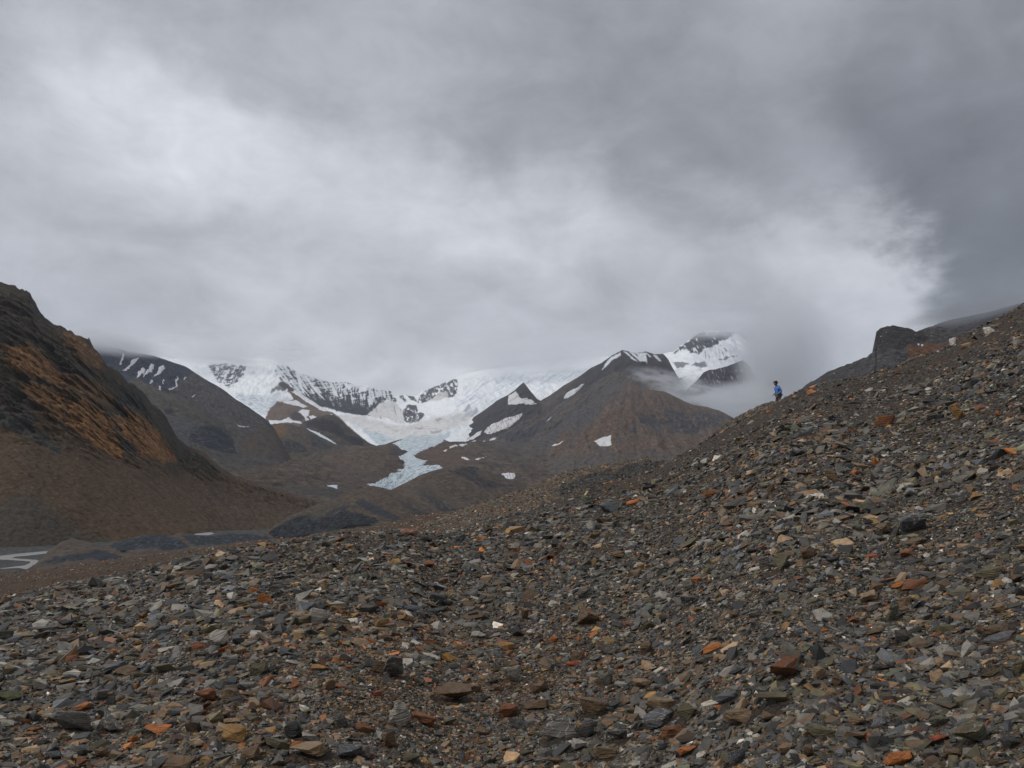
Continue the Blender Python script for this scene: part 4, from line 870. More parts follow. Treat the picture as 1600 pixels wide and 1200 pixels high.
def stone_mat(name, hero):
    m = bpy.data.materials.new(name); m.use_nodes = True; n = m.node_tree.nodes; l = m.node_tree.links.new
    b = n['Principled BSDF']; b.inputs['Roughness'].default_value = .62; b.inputs['Specular IOR Level'].default_value = .45
    tcn = n.new('ShaderNodeTexCoord')
    if hero:
        oi = n.new('ShaderNodeObjectInfo'); base = oi.outputs['Color']
        mp = n.new('ShaderNodeVectorMath'); mp.operation = 'ADD'
        rs = n.new('ShaderNodeMath'); rs.operation = 'MULTIPLY'; rs.inputs[1].default_value = 37; l(oi.outputs['Random'], rs.inputs[0])
        l(tcn.outputs['Object'], mp.inputs[0]); l(rs.outputs[0], mp.inputs[1]); vec = mp.outputs[0]
    else:
        at = n.new('ShaderNodeAttribute'); at.attribute_type = 'INSTANCER'; at.attribute_name = 'tint'; base = at.outputs['Color']
        mp = n.new('ShaderNodeVectorMath'); mp.operation = 'ADD'
        rs = n.new('ShaderNodeVectorMath'); rs.operation = 'SCALE'; rs.inputs['Scale'].default_value = 50; l(base, rs.inputs[0])
        l(tcn.outputs['Object'], mp.inputs[0]); l(rs.outputs[0], mp.inputs[1]); vec = mp.outputs[0]
    nz = n.new('ShaderNodeTexNoise'); nz.inputs['Scale'].default_value = 2.6; nz.inputs['Detail'].default_value = 8 if hero else 4; nz.inputs['Roughness'].default_value = .7
    l(vec, nz.inputs['Vector'])
    # bedding: stretched noise in z
    st = n.new('ShaderNodeVectorMath'); st.operation = 'MULTIPLY'; st.inputs[1].default_value = (1.2, 1.2, 14); l(vec, st.inputs[0])
    n2 = n.new('ShaderNodeTexNoise'); n2.inputs['Scale'].default_value = 1.3; n2.inputs['Detail'].default_value = 4; l(st.outputs[0], n2.inputs['Vector'])
    mr = n.new('ShaderNodeMapRange'); mr.inputs[1].default_value = .3; mr.inputs[2].default_value = .7; mr.inputs[3].default_value = .45; mr.inputs[4].default_value = 1.6
    av = n.new('ShaderNodeMath'); av.operation = 'MULTIPLY_ADD'; av.inputs[1].default_value = .6; l(nz.outputs['Fac'], av.inputs[0])
    h2 = n.new('ShaderNodeMath'); h2.operation = 'MULTIPLY'; h2.inputs[1].default_value = .4; l(n2.outputs['Fac'], h2.inputs[0]); l(h2.outputs[0], av.inputs[2])
    l(av.outputs[0], mr.inputs[0])
    sc = n.new('ShaderNodeVectorMath'); sc.operation = 'SCALE'; l(base, sc.inputs[0]); l(mr.outputs[0], sc.inputs['Scale'])
    col = sc.outputs[0]
    if hero:
        # ochre weathering and thin quartz veins
        nr = n.new('ShaderNodeTexNoise'); nr.inputs['Scale'].default_value = 1.6; nr.inputs['Detail'].default_value = 6; l(vec, nr.inputs['Vector'])
        rr = n.new('ShaderNodeMapRange'); rr.inputs[1].default_value = .56; rr.inputs[2].default_value = .68; rr.inputs[4].default_value = .5; l(nr.outputs['Fac'], rr.inputs[0])
        m1 = n.new('ShaderNodeMix'); m1.data_type = 'RGBA'; l(rr.outputs[0], m1.inputs[0]); l(col, m1.inputs[6]); m1.inputs[7].default_value = (.13, .075, .035, 1)
        wv = n.new('ShaderNodeTexVoronoi'); wv.feature = 'DISTANCE_TO_EDGE'; wv.inputs['Scale'].default_value = 2.3
        dv = n.new('ShaderNodeVectorMath'); dv.operation = 'ADD'; dn = n.new('ShaderNodeTexNoise'); dn.inputs['Scale'].default_value = 1.5; l(vec, dn.inputs['Vector'])
        l(vec, dv.inputs[0]); l(dn.outputs['Color'], dv.inputs[1]); l(dv.outputs[0], wv.inputs['Vector'])
        ve = n.new('ShaderNodeMapRange'); ve.inputs[1].default_value = .022; ve.inputs[2].default_value = .006; ve.inputs[3].default_value = 0; ve.inputs[4].default_value = 1; l(wv.outputs['Distance'], ve.inputs[0])
        gt = n.new('ShaderNodeMath'); gt.operation = 'MULTIPLY'; l(ve.outputs[0], gt.inputs[0]); l(oi.outputs['Alpha'], gt.inputs[1])
        m2 = n.new('ShaderNodeMix'); m2.data_type = 'RGBA'; l(gt.outputs[0], m2.inputs[0]); l(m1.outputs[2], m2.inputs[6]); m2.inputs[7].default_value = (.42, .42, .41, 1)
        col = m2.outputs[2]
        bp = n.new('ShaderNodeBump'); bp.inputs['Strength'].default_value = .7; bp.inputs['Distance'].default_value = .09; l(av.outputs[0], bp.inputs['Height']); l(bp.outputs[0], b.inputs['Normal'])
    l(col, b.inputs['Base Color'])
    return m
PAL = {'k': ('black', (.020, .019, .019)), 'd': ('dark grey', (.048, .045, .042)), 'g': ('grey', (.105, .098, .087)), 'p': ('pale grey', (.24, .225, .20)),
       's': ('blue grey', (.076, .080, .089)), 'b': ('brown', (.112, .072, .040)), 't': ('tan', (.205, .142, .085)), 'l': ('olive grey', (.088, .076, .043)),
       'r': ('rusty brown', (.155, .058, .020)), 'o': ('orange', (.32, .110, .026)), 'c': ('ochre', (.22, .124, .040)), 'n': ('green grey', (.092, .096, .064)),
       'w': ('white', (.50, .47, .43)), 'm': ('mossy', (.060, .060, .019)), 'v': ('red', (.24, .055, .021))}
# stones traced one by one: column, row, width, height (1600-px units), colour key, vein amount, then the full label and a short name for landmarks
LAND = [
 (1430,819,40,35,'s',.9,'large blue grey slate block with white veins, half buried on the right slope','the large blue slate block'),
 (1222,880,40,33,'l',.1,'squat tan olive block with a flat face left of the blue slate block','the squat olive block'),
 (1436,911,52,17,'r',0,'long rusty orange slab lying flat in front of the blue slate block','the long orange slab'),
 (1396,960,34,29,'n',0,'rounded green grey stone with a matt face on the right','the rounded green stone'),
 (1230,1047,44,38,'r',0,'rusty brown stone standing up like a pyramid','the rusty pyramid stone'),
 (878,1140,62,46,'g',1,'big veined grey boulder near the bottom middle','the big veined boulder'),
 (1030,1124,60,25,'s',.9,'dark blue slate slab crossed by white veins, right of the big veined boulder','the veined slate slab'),
 (482,1175,68,33,'t',0,'broad tan brown slab with a cracked face near the bottom edge','the broad tan slab'),
 (504,963,42,31,'p',.3,'pale grey block with a rough flat top left of the middle','the pale flat block'),
 (340,998,33,27,'p',.2,'cream grey boulder beside a rusty stone on the left','the cream boulder'),
 (638,832,30,13,'r',.8,'rusty red stone with a white stripe on the skyline of the near slope','the red skyline stone'),
 (958,793,34,21,'s',.2,'blue grey boulder alone among fine gravel in the middle of the slope','the lone blue boulder'),
 (112,1130,52,42,'g',.4,'pointed grey rock with a pale ridge at the lower left','the pointed grey rock'),
 (180,1130,46,44,'g',1,'leaning grey rock with a broad white band at the lower left','the white banded rock'),
 (240,1141,43,19,'o',0,'bright orange slab right of the white banded rock','the bright orange slab'),
 (616,1118,44,46,'p',.4,'tall pale grey block left of the bottom middle','the tall pale block'),
 (612,1045,34,46,'g',.9,'leaning grey slab with white veins behind the tall pale block','the leaning veined slab'),
 (366,1146,48,34,'c',0,'ochre block with a grey top at the lower left','the ochre block'),
 (318,1089,40,29,'r',0,'red brown block with a flat front face on the left','the red brown block'),
 (457,1142,30,34,'k',0,'nearly black upright block behind the broad tan slab','the black block'),
 (897,1038,24,9,'v',0,'bright red shard lying among grey chips in the middle','the red shard'),
 (675,944,29,18,'b',0,'brown block with a blue white upper face','the brown and white block'),
 (434,920,24,14,'k',0,'black stone in a hollow below the left skyline','the black stone'),
 (1522,1147,50,42,'l',.6,'olive brown boulder with a white patch at the lower right','the olive and white boulder'),
 (1406,1184,44,28,'o',0,'rusty orange slab at the bottom right edge','the bottom orange slab'),
 (1562,997,56,17,'s',.4,'long flat blue grey slab by the right edge','the long blue slab'),
 (705,1087,60,34,'b',0,'wide grey brown boulder, largest in the middle foreground','the wide brown boulder'),
 (1501,647,25,23,'c',0,'ochre block high on the right slope','the high ochre block'),
 (1548,516,16,13,'w',0,'white shard near the top of the right slope','the white shard'),
 (1301,748,20,22,'b',0,'upright brown stone half way up the right slope','the upright brown stone'),
 (137,1045,38,14,'l',0,'flat olive grey slab on the left','the flat olive slab'),
 (1212,1092,54,32,'l',0,'broad olive slab below the rusty pyramid stone','the broad olive slab'),
 (1386,659,30,18,'r',0,'long orange brown ridge of stone on the right slope','the orange ridge stone'),
 (14,1089,38,16,'m',0,'mossy green brown slab at the left edge','the mossy slab'),
 (1502,781,22,20,'g',1,'grey stone ribbed with white stripes on the right slope','the striped stone'),
 (416,936,24,20,'o',0,'orange red stone under the black stone on the left','the orange red stone'),
]
REST = """20,1025,18,11,t;36,1034,13,8,r;77,1039,24,14,b;205,1028,34,11,l;178,1017,18,10,o;195,1050,40,13,b;222,1053,36,14,l;260,1043,34,20,l;103,1067,28,12,c;62,1072,22,24,p
156,1088,22,20,g;126,1105,24,15,o;82,1122,34,18,p;40,1129,15,14,r;53,1139,24,14,r;54,1121,20,18,d;264,1132,22,14,d;207,1156,16,16,o;196,1172,12,12,v;158,1178,22,20,b
275,1194,52,17,b;12,1131,28,12,p;255,1101,20,14,p;274,1114,26,14,s;310,1008,24,14,r;374,1017,24,13,t;365,1033,20,14,s;401,1046,36,24,l;499,1043,28,11,c;384,1072,28,20,g
360,1088,30,26,b;456,1073,30,11,r;511,1071,24,20,b;589,1046,22,22,b;543,1084,16,12,o;590,1084,16,11,v;360,1127,30,17,t;322,1137,28,14,g;393,1178,36,26,b;430,1162,40,22,l
482,1150,34,20,p;461,1163,24,9,o;540,1176,40,27,s;570,1175,26,30,g;570,1137,32,22,r;532,1128,22,28,g;431,1190,30,22,g;733,945,24,15,b;912,928,20,24,g;923,966,36,32,b
822,962,14,20,b;1078,939,28,20,g;812,989,28,20,d;831,989,15,10,w;745,994,28,9,p;672,1005,20,13,r;864,1000,18,12,o;795,1010,26,17,c;800,1056,28,32,p;844,1075,28,22,b
903,1025,28,20,b;947,1062,26,24,g;1002,1069,30,19,t;1010,1012,24,22,b;1062,1047,24,15,g;741,1075,24,18,b;658,1121,44,22,r;705,1128,24,15,l;838,1101,46,20,b;795,1110,34,26,r
816,1130,36,22,d;919,1141,32,32,d;905,1165,32,22,p;927,1105,46,38,b;1038,1100,48,26,t;1052,1140,44,26,r;973,1152,46,26,g;1072,1115,30,32,l;948,1177,40,24,b;606,1158,30,34,b
644,1185,32,20,l;866,1190,28,16,b;1075,1173,30,17,o;991,1137,11,18,g;1403,916,24,10,o;1362,933,30,19,t;1415,940,26,18,b;1444,964,30,14,g;1336,969,30,11,r;1565,981,54,20,b
1412,994,34,26,d;1115,1012,34,15,o;1278,1056,28,24,t;1309,1064,18,22,b;1340,1069,18,18,g;1138,1091,40,19,s;1125,1106,22,8,o;1160,1119,56,24,t;1206,1116,34,18,b;1284,1144,44,20,l
1340,1125,30,22,t;1472,1125,30,22,n;1375,1131,30,12,s;1467,1156,32,21,v;1231,1169,26,20,t;1264,1175,20,22,b;1553,1047,44,19,l;1594,1044,22,28,l;1465,1059,28,14,t;1588,1156,34,30,d
1150,1184,34,28,s;1490,1178,28,20,b;360,873,22,13,g;406,859,22,8,g;327,904,20,18,d;354,905,20,11,s;395,923,14,9,o;380,940,30,13,l;382,950,22,8,c;400,947,20,11,g
473,972,22,17,l;472,943,20,13,p;370,1002,24,17,s;308,1012,26,12,r;406,983,22,15,d;280,1000,20,10,g;254,985,30,13,s;530,844,18,9,r;532,884,16,11,b;592,837,26,12,g
633,873,24,9,p;670,882,24,13,r;744,867,20,13,g;574,952,36,17,d;746,920,26,11,s;780,913,26,9,l;552,906,22,18,p;691,932,22,12,l;663,962,14,12,d;990,786,24,8,o
1050,790,14,11,p;1067,781,18,6,o;1110,772,24,12,r;1126,776,12,13,p;965,869,26,15,b;914,888,20,10,d;1001,887,14,13,c;1195,880,18,19,g;1206,765,16,13,b;1381,829,32,17,b
1368,721,10,17,o;1346,729,28,9,t;1337,739,12,8,o;1519,765,20,13,t;1528,775,30,9,c;1468,794,30,14,g;1438,794,12,9,w;1265,802,34,8,g;1305,802,16,11,p;1265,866,26,19,b
1420,864,28,13,r;1364,868,22,6,v;1544,868,24,17,p;1449,868,12,7,w;1434,846,40,13,b;1550,893,40,24,l;1591,743,14,12,o;1571,836,30,16,p;1489,535,9,12,w;1593,533,14,13,p
1512,540,18,8,t;1531,615,20,8,t;1455,654,16,9,s;1369,618,12,12,g;1566,602,14,10,b;1319,684,20,13,b;1560,648,10,9,o;1430,985,20,12,d;1180,960,22,12,g;1250,985,24,12,s;1090,905,18,10,o"""
rk = random.Random(21)
stones = [dict(x=a[0], y=a[1], w=a[2], h=a[3], c=a[4], v=a[5], label=a[6], short=a[7]) for a in LAND]
for e in REST.replace('\n', ';').split(';'):
    x, y, w_, h_, c = e.split(',')
    stones.append(dict(x=float(x), y=float(y), w=float(w_), h=float(h_), c=c, v=(rk.choice((0, 0, .8)) if c in 'gsdp' else 0)))
def sil_row(px): return np.interp(px, S1T[:, 0], S1T[:, 1])
tries = 0
while len(stones) < 300 and tries < 9000:
    tries += 1
    x = rk.uniform(5, 1595); y = 1195-(1195-sil_row(x)-12)*rk.random()**1.5
    big = (y-700)/500
    w_ = rk.uniform(13, 17)+max(0, big)*rk.uniform(0, 14); h_ = w_*rk.uniform(.4, .75)
    if y < 760: w_ *= .8; h_ *= .8
    if any(abs(x-s['x']) < (w_+s['w'])*.55 and abs(y-s['y']) < (h_+s['h'])*.55 for s in stones): continue
    stones.append(dict(x=x, y=y, w=w_, h=h_, c=rk.choice('dddgggsslllbbbbttprrcnk'), v=rk.choice((0, 0, 0, .7))))
# say which stone each one is: by its looks and by the landmark stone it lies next to
def size_word(w_): return 'tiny' if w_ < 14 else 'small' if w_ < 22 else 'medium' if w_ < 34 else 'large'
def shape_word(w_, h_):
    r_ = w_/h_
    return 'sliver' if r_ > 2.9 else 'slab' if r_ > 2.0 else 'wedge' if r_ > 1.5 else 'block' if r_ > 1.05 else 'upright shard'
def direction(s, a):
    dx, dy = s['x']-a['x'], (s['y']-a['y'])*1.3
    an = math.degrees(math.atan2(dy, dx)) % 360
    return ['right of', 'in front and right of', 'in front of', 'in front and left of', 'left of', 'behind and left of', 'behind', 'behind and right of'][int(((an+22.5) % 360)//45)]
lands = [s for s in stones if 'short' in s]
def near_lands(s): return sorted((a for a in lands if a is not s), key=lambda a: math.hypot(a['x']-s['x'], (a['y']-s['y'])*1.3))
taken = {s['label'] for s in lands}
for s in stones:
    if 'label' in s: continue
    nl = near_lands(s); col = PAL[s['c']][0]; b = f"{size_word(s['w'])} {col} {shape_word(s['w'], s['h'])}"
    veined = ' with white veins' if s['v'] and s['w'] > 20 else ''
    cand = [f"{b}{veined} {direction(s, nl[0])} {nl[0]['short']}", f"{b}{veined} between {nl[0]['short']} and {nl[1]['short']}",
            f"{b}{veined} {direction(s, nl[1])} {nl[1]['short']}", f"{b} {direction(s, nl[0])} {nl[0]['short']}, towards {nl[1]['short']}",
            f"{b} between {nl[0]['short']} and {nl[2]['short']}", f"{b} between {nl[1]['short']} and {nl[2]['short']}", f"{b} {direction(s, nl[2])} {nl[2]['short']}", f"{b} farther out {direction(s, nl[0])} {nl[0]['short']}"]
    s['label'] = next((q for q in cand if q not in taken and len(q.split()) <= 16), None) or cand[2]+' again'
    taken.add(s['label'])
M_HERO = stone_mat('slate_and_rust_stone', True)
hx = np.array([s['x'] for s in stones]); hy = np.array([s['y']+.30*s['h'] for s in stones])
hy = np.maximum(hy, sil_row(hx)+2.5)
HD = near_hit(hx, hy)
for s, D in zip(stones, HD):
    W = s['w']/F*D; k = (s['y']-H)/F+.12
    Dp = W*rk.uniform(.6, .9); W *= 1.2; Hh = max(s['h']/F*D-max(k, .05)*Dp*.8, .6*s['h']/F*D)*1.35
    me = rock_mesh('rock', rk, 1, jag=.05 if s['c'] in 'gsdlk' else .08)
    o = link('rock', me, M_HERO, label=s['label'], category='rock', group='stones lying on the scree')
    X_ = (s['x']-CX)/F*D
    o.location = (X_, D+Dp*.2, float(near_z(X_, D+Dp*.2))+Hh*.30)
    o.scale = (W, Dp, Hh)
    up = s['h'] > s['w']*.85
    o.rotation_euler = (R(rk.uniform(-4, 24)), R(rk.uniform(-16, 16) - (10 if s['x'] > 1100 else 4)), R(rk.uniform(-28, 28)))
    s['X'], s['Y'], s['W'], s['Dp'] = X_, D+Dp*.2, W, Dp
    v = rk.uniform(1.05, 1.4); c = PAL[s['c']][1]
    o.color = (c[0]*v*1.06, c[1]*v, c[2]*v*.92, s['v'])

# ------------------------------------------------------------------ the countless rest of the scree, instanced
def gravel_nodes(name, variants):
    g = bpy.data.node_groups.new(name, 'GeometryNodeTree')
    g.interface.new_socket('Geometry', in_out='INPUT', socket_type='NodeSocketGeometry')
    g.interface.new_socket('Geometry', in_out='OUTPUT', socket_type='NodeSocketGeometry')
    n = g.nodes; l = g.links.new
    gi, go = n.new('NodeGroupInput'), n.new('NodeGroupOutput')
    ci = n.new('GeometryNodeCollectionInfo'); ci.inputs['Collection'].default_value = variants
    ci.inputs['Separate Children'].default_value = True; ci.inputs['Reset Children'].default_value = True
    ip = n.new('GeometryNodeInstanceOnPoints'); ip.inputs['Pick Instance'].default_value = True
    def na(t, nm):
        a = n.new('GeometryNodeInputNamedAttribute'); a.data_type = t; a.inputs['Name'].default_value = nm; return a.outputs['Attribute']
    l(gi.outputs[0], ip.inputs['Points']); l(ci.outputs[0], ip.inputs['Instance'])
    l(na('INT', 'idx'), ip.inputs['Instance Index']); l(na('FLOAT_VECTOR', 'rot'), ip.inputs['Rotation']); l(na('FLOAT_VECTOR', 'scl'), ip.inputs['Scale'])
    l(ip.outputs[0], go.inputs[0])
    return g
M_GRAV = stone_mat('gravel_stone', False)
vc = bpy.data.collections.new('gravel_shapes')      # source shapes only, never linked to the scene
NV = 36
for i in range(NV):
    me = rock_mesh('gravel_shape', rk, 0); me.materials.append(M_GRAV)
    vc.objects.link(bpy.data.objects.new('gravel_shape_%02d' % i, me))
NODES = gravel_nodes('scree_scatter', vc)
def scatter(name, P, size, nrm, tint, rs, flat, label, tilt=.38):
    n = len(P)
    me = bpy.data.meshes.new(name); me.vertices.add(n); me.vertices.foreach_set('co', P.astype(np.float32).ravel())
    yaw = rs.uniform(0, 2*np.pi, n); ta = np.abs(rs.normal(0, tilt*1.15, n)); td = rs.uniform(0, 2*np.pi, n)
    # up vector: slope normal plus a random lean
    up = nrm+np.stack([np.cos(td)*np.tan(np.minimum(ta, 1.3)), np.sin(td)*np.tan(np.minimum(ta, 1.3)), np.zeros(n)], 1); up /= np.linalg.norm(up, axis=1)[:, None]
    xa = np.stack([np.cos(yaw), np.sin(yaw), np.zeros(n)], 1); xa -= up*(xa*up).sum(1)[:, None]; xa /= np.linalg.norm(xa, axis=1)[:, None]
    ya = np.cross(up, xa)
    # XYZ euler angles of the matrix with columns xa, ya, up
    ey = np.arcsin(np.clip(-xa[:, 2], -1, 1)); ex = np.arctan2(ya[:, 2], up[:, 2]); ez = np.arctan2(xa[:, 1], xa[:, 0])
    rot = np.stack([ex, ey, ez], 1)
    scl = np.stack([size*rs.uniform(.85, 1.35, n), size*rs.uniform(.55, 1.0, n), size*flat*rs.uniform(.4, 1.5, n)], 1)
    for nm, t, arr in (('rot', 'FLOAT_VECTOR', rot), ('scl', 'FLOAT_VECTOR', scl)):
        a = me.attributes.new(nm, t, 'POINT'); a.data.foreach_set('vector', arr.astype(np.float32).ravel())
    a = me.attributes.new('idx', 'INT', 'POINT'); a.data.foreach_set('value', rs.randint(0, NV, n).astype(np.int32))
    a = me.attributes.new('tint', 'FLOAT_COLOR', 'POINT'); a.data.foreach_set('color', np.c_[tint, np.ones(n)].astype(np.float32).ravel())
    o = link(name, me, M_GRAV, kind='stuff', label=label)
    md = o.modifiers.new('scatter', 'NODES'); md.node_group = NODES
    return o
KEYS = 'kdgpsbtlrocnw'; PC = np.array([PAL[k][1] for k in KEYS])*np.array([1.07, 1.02, .93])
def tints(rs, n, a, b):
    base = np.array([.08, .20, .24, .085, .11, .12, .065, .11, .020, .006, .018, .03, .003])
    rust = np.array([.03, .13, .12, .06, .05, .23, .13, .10, .07, .020, .045, .008, .006])
    wr = sstep(-.05, .45, a); pr = base[None]*(1-wr[:, None])+rust[None]*wr[:, None]
    cs = np.cumsum(pr/pr.sum(1)[:, None], axis=1)
    i = (rs.rand(n)[:, None] > cs).sum(1).clip(0, len(KEYS)-1)
    return PC[i]*np.exp(rs.normal(-.12, .42, n))[:, None]
rs = np.random.RandomState(5)
def near_points(n, lo, hi, power, pxr=(-150, 1750), rmax=1300):
    px = rs.uniform(*pxr, n); s0 = sil_row(px)
    row = s0+1+(rmax-s0)*rs.rand(n)
    D = near_hit(px, row); q = rs.rand(n)
    size = lo*((1-q)+q*(hi/lo)**(1-power))**(1/(1-power))      # power law in screen size
    size = size*(1-.60*sstep(7, 30, D))
    size = size/F*D
    X_ = (px-CX)/F*D
    return X_, D, size
def normals(f, x, y, e=.25):
    zx = (f(x+e, y)-f(x-e, y))/(2*e); zy = (f(x, y+e)-f(x, y-e))/(2*e)
    nn = np.stack([-zx, -zy, np.ones_like(zx)], 1); return nn/np.linalg.norm(nn, axis=1)[:, None]
def near_scree(n, lo, hi, power, name, label, wmax=.5, sink=.0, lim=None, **kw):
    x, y, sz = near_points(n, lo, hi, power, **kw)
    sz = np.clip(sz, .014, wmax)
    a, b = patchy(x, y)
    if lim:          # coarse stones thin out where the fines lie
        keep = rs.rand(n) < np.clip(.75-b*1.6, .12, 1); x, y, sz, a, b = x[keep], y[keep], sz[keep], a[keep], b[keep]
    sz = sz*np.exp(.38*np.clip(-b*2, -1, 1)); sz = np.maximum(sz, .012)
    free = np.ones(len(x), bool)             # no chips inside or leaning on the face of a larger stone
    for s in stones:
        free &= ((x-s['X'])/(s['W']*.47+sz*.15))**2+((y-s['Y']+s['Dp']*.08)/(s['Dp']*.55+sz*.3))**2 > 1
    x, y, sz, a, b = x[free], y[free], sz[free], a[free], b[free]
    z = near_z(x, y)
    P = np.stack([x, y, z+sz*rs.uniform(-.08, .10, len(x))], 1)
    return scatter(name, P, sz, normals(near_z, x, y), tints(rs, len(x), a, b), rs, .38, label)
near_scree(int(260000*DENS), 4.4, 14, 1.9, 'scree', 'fine slate chips and gravel covering the near slope', .3)
near_scree(int(34000*DENS), 11, 36, 2.4, 'scree', 'angular slate and rusty stones strewn over the near slope', .6, lim=True)
near_scree(int(60000*DENS), 8, 26, 2.0, 'scree', 'scree going on up the slope at the right', .5, pxr=(1750, 4600), rmax=1900)
near_scree(int(16000*DENS), 8, 26, 2.1, 'scree', 'scree going on down the slope at the left', .5, pxr=(-2600, -150), rmax=2100)
# beyond the crest line, so that the ridge is ragged and goes on behind it
def far_part():
    n = int(9000*DENS); px = rs.uniform(-150, 1750, n); ys = np.interp(px, S1T[:, 0], S1T[:, 2])
    y = ys*rs.uniform(.93, 1.18, n); x = (px-CX)/F*y; sz = rs.uniform(5, 12, n)/F*y
    a, b = patchy(x, y); P = np.stack([x, y, near_z(x, y)], 1)
    scatter('scree', P, np.clip(sz, .02, .5), normals(near_z, x, y), tints(rs, n, a, b), rs, .5, 'broken stones along the crest of the near slope')
far_part()
# the two moraine slopes further out carry smaller looking stones
def sheet_stones(sh, n, x0, x1, lo, hi, rusty, label, vmax=1.0, dark=None):
    px = rs.uniform(x0, x1, n); rc, dc, rb, db = sh.lines(px); row = rc+(rb-rc)*rs.rand(n)*vmax
    P, t = sh.pos(px, row); P = sh.displace(P, px, row, (row-rc)/(rb-rc))
    sz = rs.uniform(0, 1, n)**2*(hi-lo)+lo; sz = sz/F*P[:, 1]
    nr = np.tile([0, -.3, .95], (n, 1)); a = rusty+.25*fbm(px/30, row/12, 0, 3, 320)
    if dark: a = np.where(sdist(px, row, dark)+4*fbm(px/10, row/10, 0, 3, 7) > 0, -.6, a)
    tt = tints(rs, n, a, a)
    if dark: tt[a < -.5] *= .42
    scatter('scree', P, sz, nr, tt, rs, .6, label)
sheet_stones(moraine, int(26000*DENS), 600, 1260, 2.0, 6, .22, 'small brown stones covering the moraine crest', dark=Z(880, 700, .225, [(-60,300),(120,200),(330,150),(350,190),(420,130),(560,95),(740,95),(760,110),(620,170),(480,230),(280,290),(0,360)]))
sheet_stones(flank, int(9000*DENS), -120, 700, 1.2, 5, .30, 'small brown stones on the outer moraine flank')
sheet_stones(crag, int(2500*DENS), 1230, 1600, 1.0, 3.5, -.1, 'stones fallen below the crag')
# ------------------------------------------------------------------ the person on the crest
def skin(name, verts, edges, radii, mat, parent, sub=2, root=0, flat=None):
    me = bpy.data.meshes.new(name); me.from_pydata(verts, edges, []); me.update()
    o = bpy.data.objects.new(name, me); COL.objects.link(o)
    o.modifiers.new('s', 'SKIN'); sv = me.skin_vertices[0].data
    for i, r_ in enumerate(radii):
        sv[i].radius = r_ if isinstance(r_, tuple) else (r_, r_); sv[i].use_root = i == root
    m2 = o.modifiers.new('u', 'SUBSURF'); m2.levels = m2.render_levels = sub
    dg = bpy.context.evaluated_depsgraph_get(); new = bpy.data.meshes.new_from_object(o.evaluated_get(dg))
    new.name = name; o.modifiers.clear(); o.data = new; bpy.data.meshes.remove(me)
    new.polygons.foreach_set('use_smooth', [True]*len(new.polygons))
    new.materials.clear(); new.materials.append(mat); o.parent = parent
    return o
def cloth_mat(name, c, rough=.8, bump=.006, sc=18):
    m = bpy.data.materials.new(name); m.use_nodes = True; n = m.node_tree.nodes; l = m.node_tree.links.new
    b = n['Principled BSDF']; b.inputs['Roughness'].default_value = rough
    nz = n.new('ShaderNodeTexNoise'); nz.inputs['Scale'].default_value = sc; nz.inputs['Detail'].default_value = 4
    tcn = n.new('ShaderNodeTexCoord'); l(tcn.outputs['Object'], nz.inputs['Vector'])
    mr = n.new('ShaderNodeMapRange'); mr.inputs[1].default_value = .3; mr.inputs[2].default_value = .7; mr.inputs[3].default_value = .8; mr.inputs[4].default_value = 1.2; l(nz.outputs['Fac'], mr.inputs[0])
    v = n.new('ShaderNodeVectorMath'); v.operation = 'SCALE'; v.inputs[0].default_value = c; l(mr.outputs[0], v.inputs['Scale']); l(v.outputs[0], b.inputs['Base Color'])
    bp = n.new('ShaderNodeBump'); bp.inputs['Distance'].default_value = bump; l(nz.outputs['Fac'], bp.inputs['Height']); l(bp.outputs[0], b.inputs['Normal'])
    return m
SK = cloth_mat('skin', (.22, .12, .08), .55, .001); JK = cloth_mat('blue_jacket', (.085, .20, .52), .55, .02, 7)
TR = cloth_mat('taupe_trousers', (.10, .075, .062), .85, .01); HR = cloth_mat('dark_hair', (.012, .011, .012), .6, .01, 40); SH = cloth_mat('dark_boots', (.03, .028, .026), .7)
DKB = cloth_mat('dark_navy', (.012, .028, .10), .7, .01)
# local frame: faces -X (to the left of the picture), a little towards the camera; back bent, looking down, hands in front
pd = 47.0; pxp = 1216
root = bpy.data.objects.new('person', None); COL.objects.link(root)
root['label'] = 'person in a blue jacket standing on the crest, looking down to the left'; root['category'] = 'person'
PX_ = (pxp-CX)/F*pd
root.location = (PX_, pd, float(near_z(PX_, pd)))
root.rotation_euler = (0, 0, R(18))
J = dict(pel=(0.02,0,.93), ab=(0.03,0,1.06), ch=(-.02,0,1.27), ncb=(-.11,0,1.44), nc=(-.16,0,1.50), hd=(-.21,0,1.58), hd2=(-.235,0,1.68))
V_, E_, R_ = [], [], []
def av(p, r_, par=None):
    V_.append(p); R_.append(r_)
    if par is not None: E_.append((par, len(V_)-1))
    return len(V_)-1
pel = av(J['pel'], (.13, .15)); ab = av(J['ab'], (.12, .14), pel); ch = av(J['ch'], (.125, .16), ab); ncb = av(J['ncb'], (.075, .09), ch)
nc = av(J['nc'], .055, ncb); h1 = av(J['hd'], (.082, .075), nc); h2 = av(J['hd2'], (.085, .078), h1)
nose = av((-.325, 0, 1.60), .014, h1)
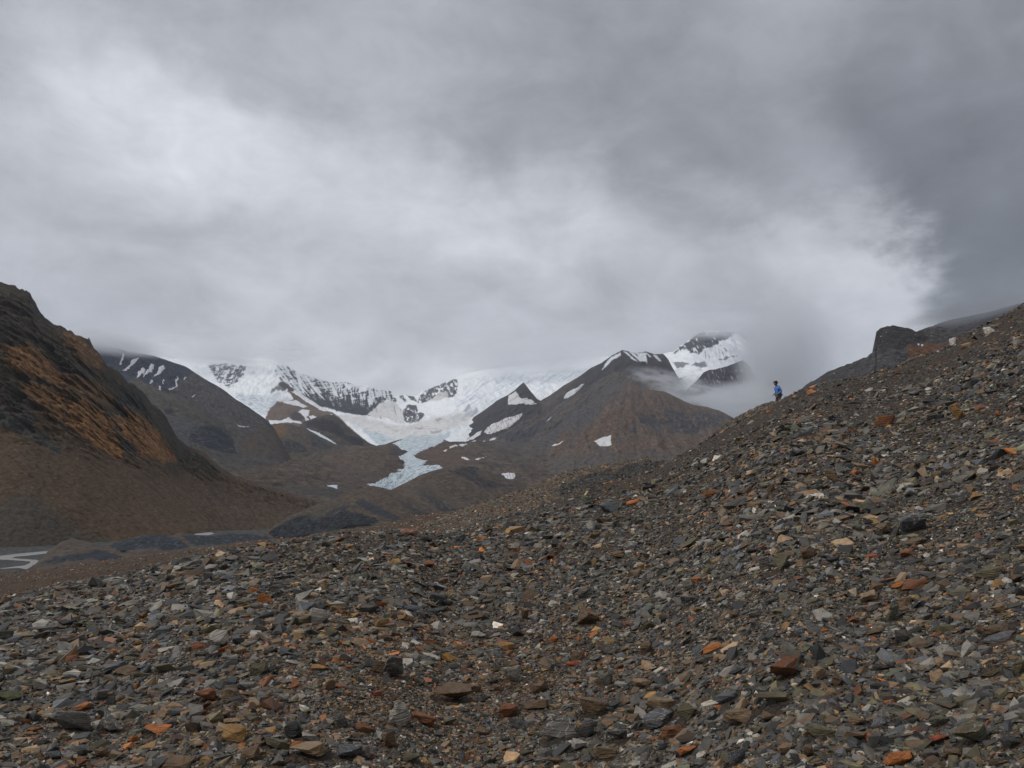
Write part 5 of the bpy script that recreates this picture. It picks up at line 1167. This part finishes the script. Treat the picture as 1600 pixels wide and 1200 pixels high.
for s in (-1, 1):
    av((-.22, s*.083, 1.62), .014, h1)     # ears
    sh = av((-.09, s*.17, 1.38), .062, ch); el = av((.03, s*.25, 1.12), .047, sh); wr = av((-.16, s*.17, .96), .030, el)
    pm = av((-.22, s*.15, .93), (.034, .018), wr)
    for i, (dy, ln) in enumerate(((-.030, .070), (-.010, .082), (.011, .078), (.030, .062))):
        k1 = av((-.262, s*.15+dy*.9, .915), .0095, pm); k2 = av((-.262-ln*.55, s*.15+dy, .885), .0085, k1); av((-.262-ln*.62, s*.15+dy, .885-ln*.45), .0075, k2)
    th = av((-.215, s*.15-s*.040, .915), .011, pm); av((-.245, s*.15-s*.058, .885), .009, th)
    hp = av((.02, s*.09, .88), .092, pel); kn = av((-.03, s*.12, .50), .058, hp); an = av((.02, s*.13, .10), .040, kn); av((-.13, s*.135, .045), (.040, .030), an)
skin('body', V_, E_, R_, SK, root, 2, 0)
skin('jacket', [(0.02,0,.84),(0.03,0,1.05),(-.02,0,1.27),(-.10,0,1.43),(-.13,0,1.475)]+[(-.09,-.18,1.38),(.035,-.26,1.12),(-.13,-.18,.975)]+[(-.09,.18,1.38),(.035,.26,1.12),(-.13,.18,.975)],
     [(0,1),(1,2),(2,3),(3,4),(2,5),(5,6),(6,7),(2,8),(8,9),(9,10)], [(.175,.19),(.165,.185),(.17,.20),(.105,.12),(.082,.085),.085,.070,.052,.085,.070,.052], JK, root)
dp = skin('dark_back', [(.13,0,.92),(.145,0,1.10),(.10,0,1.28)], [(0,1),(1,2)], [(.07,.12),(.075,.13),(.07,.13)], DKB, root); dp['label'] = 'dark navy area on the back of the jacket'  # dark navy piece laid over the back of the jacket
skin('trousers', [(0.02,0,.93),(.02,-.09,.86),(-.03,-.12,.50),(.02,-.13,.14),(.02,.09,.86),(-.03,.12,.50),(.02,.13,.14)], [(0,1),(1,2),(2,3),(0,4),(4,5),(5,6)], [(.15,.165),.108,.078,.068,.108,.078,.068], TR, root)
skin('hair', [(-.20,0,1.66),(-.225,0,1.72),(-.13,0,1.62)], [(0,1),(0,2)], [(.100,.092),(.080,.078),(.050,.066)], HR, root)
for s in (-1, 1):
    skin('boot', [(.03, s*.13, .10), (.02, s*.13, .05), (-.10, s*.135, .04), (-.17, s*.137, .03)], [(0,1),(1,2),(2,3)], [.062,.056,.048,.034], SH, root)

# ------------------------------------------------------------------ thin air haze round everything
if HAZE:
    x0, x1, y0, y1, z0, z1 = -9000, 9000, -60, 11500, -700, 2300
    bm = bmesh.new(); bmesh.ops.create_cube(bm, size=1)
    for v in bm.verts: v.co = (x0+(v.co.x+.5)*(x1-x0), y0+(v.co.y+.5)*(y1-y0), z0+(v.co.z+.5)*(z1-z0))
    me = bpy.data.meshes.new('haze'); bm.to_mesh(me); bm.free()
    m = bpy.data.materials.new('haze_air'); m.use_nodes = True; n = m.node_tree.nodes
    n.remove(n['Principled BSDF']); pv = n.new('ShaderNodeVolumePrincipled')
    pv.inputs['Color'].default_value = (.86, .92, 1.0, 1); pv.inputs['Density'].default_value = HAZE; pv.inputs['Anisotropy'].default_value = .2
    m.node_tree.links.new(pv.outputs[0], n['Material Output'].inputs['Volume'])
    link('haze', me, m, kind='stuff', label='thin bluish air between the near slope and the far peaks')
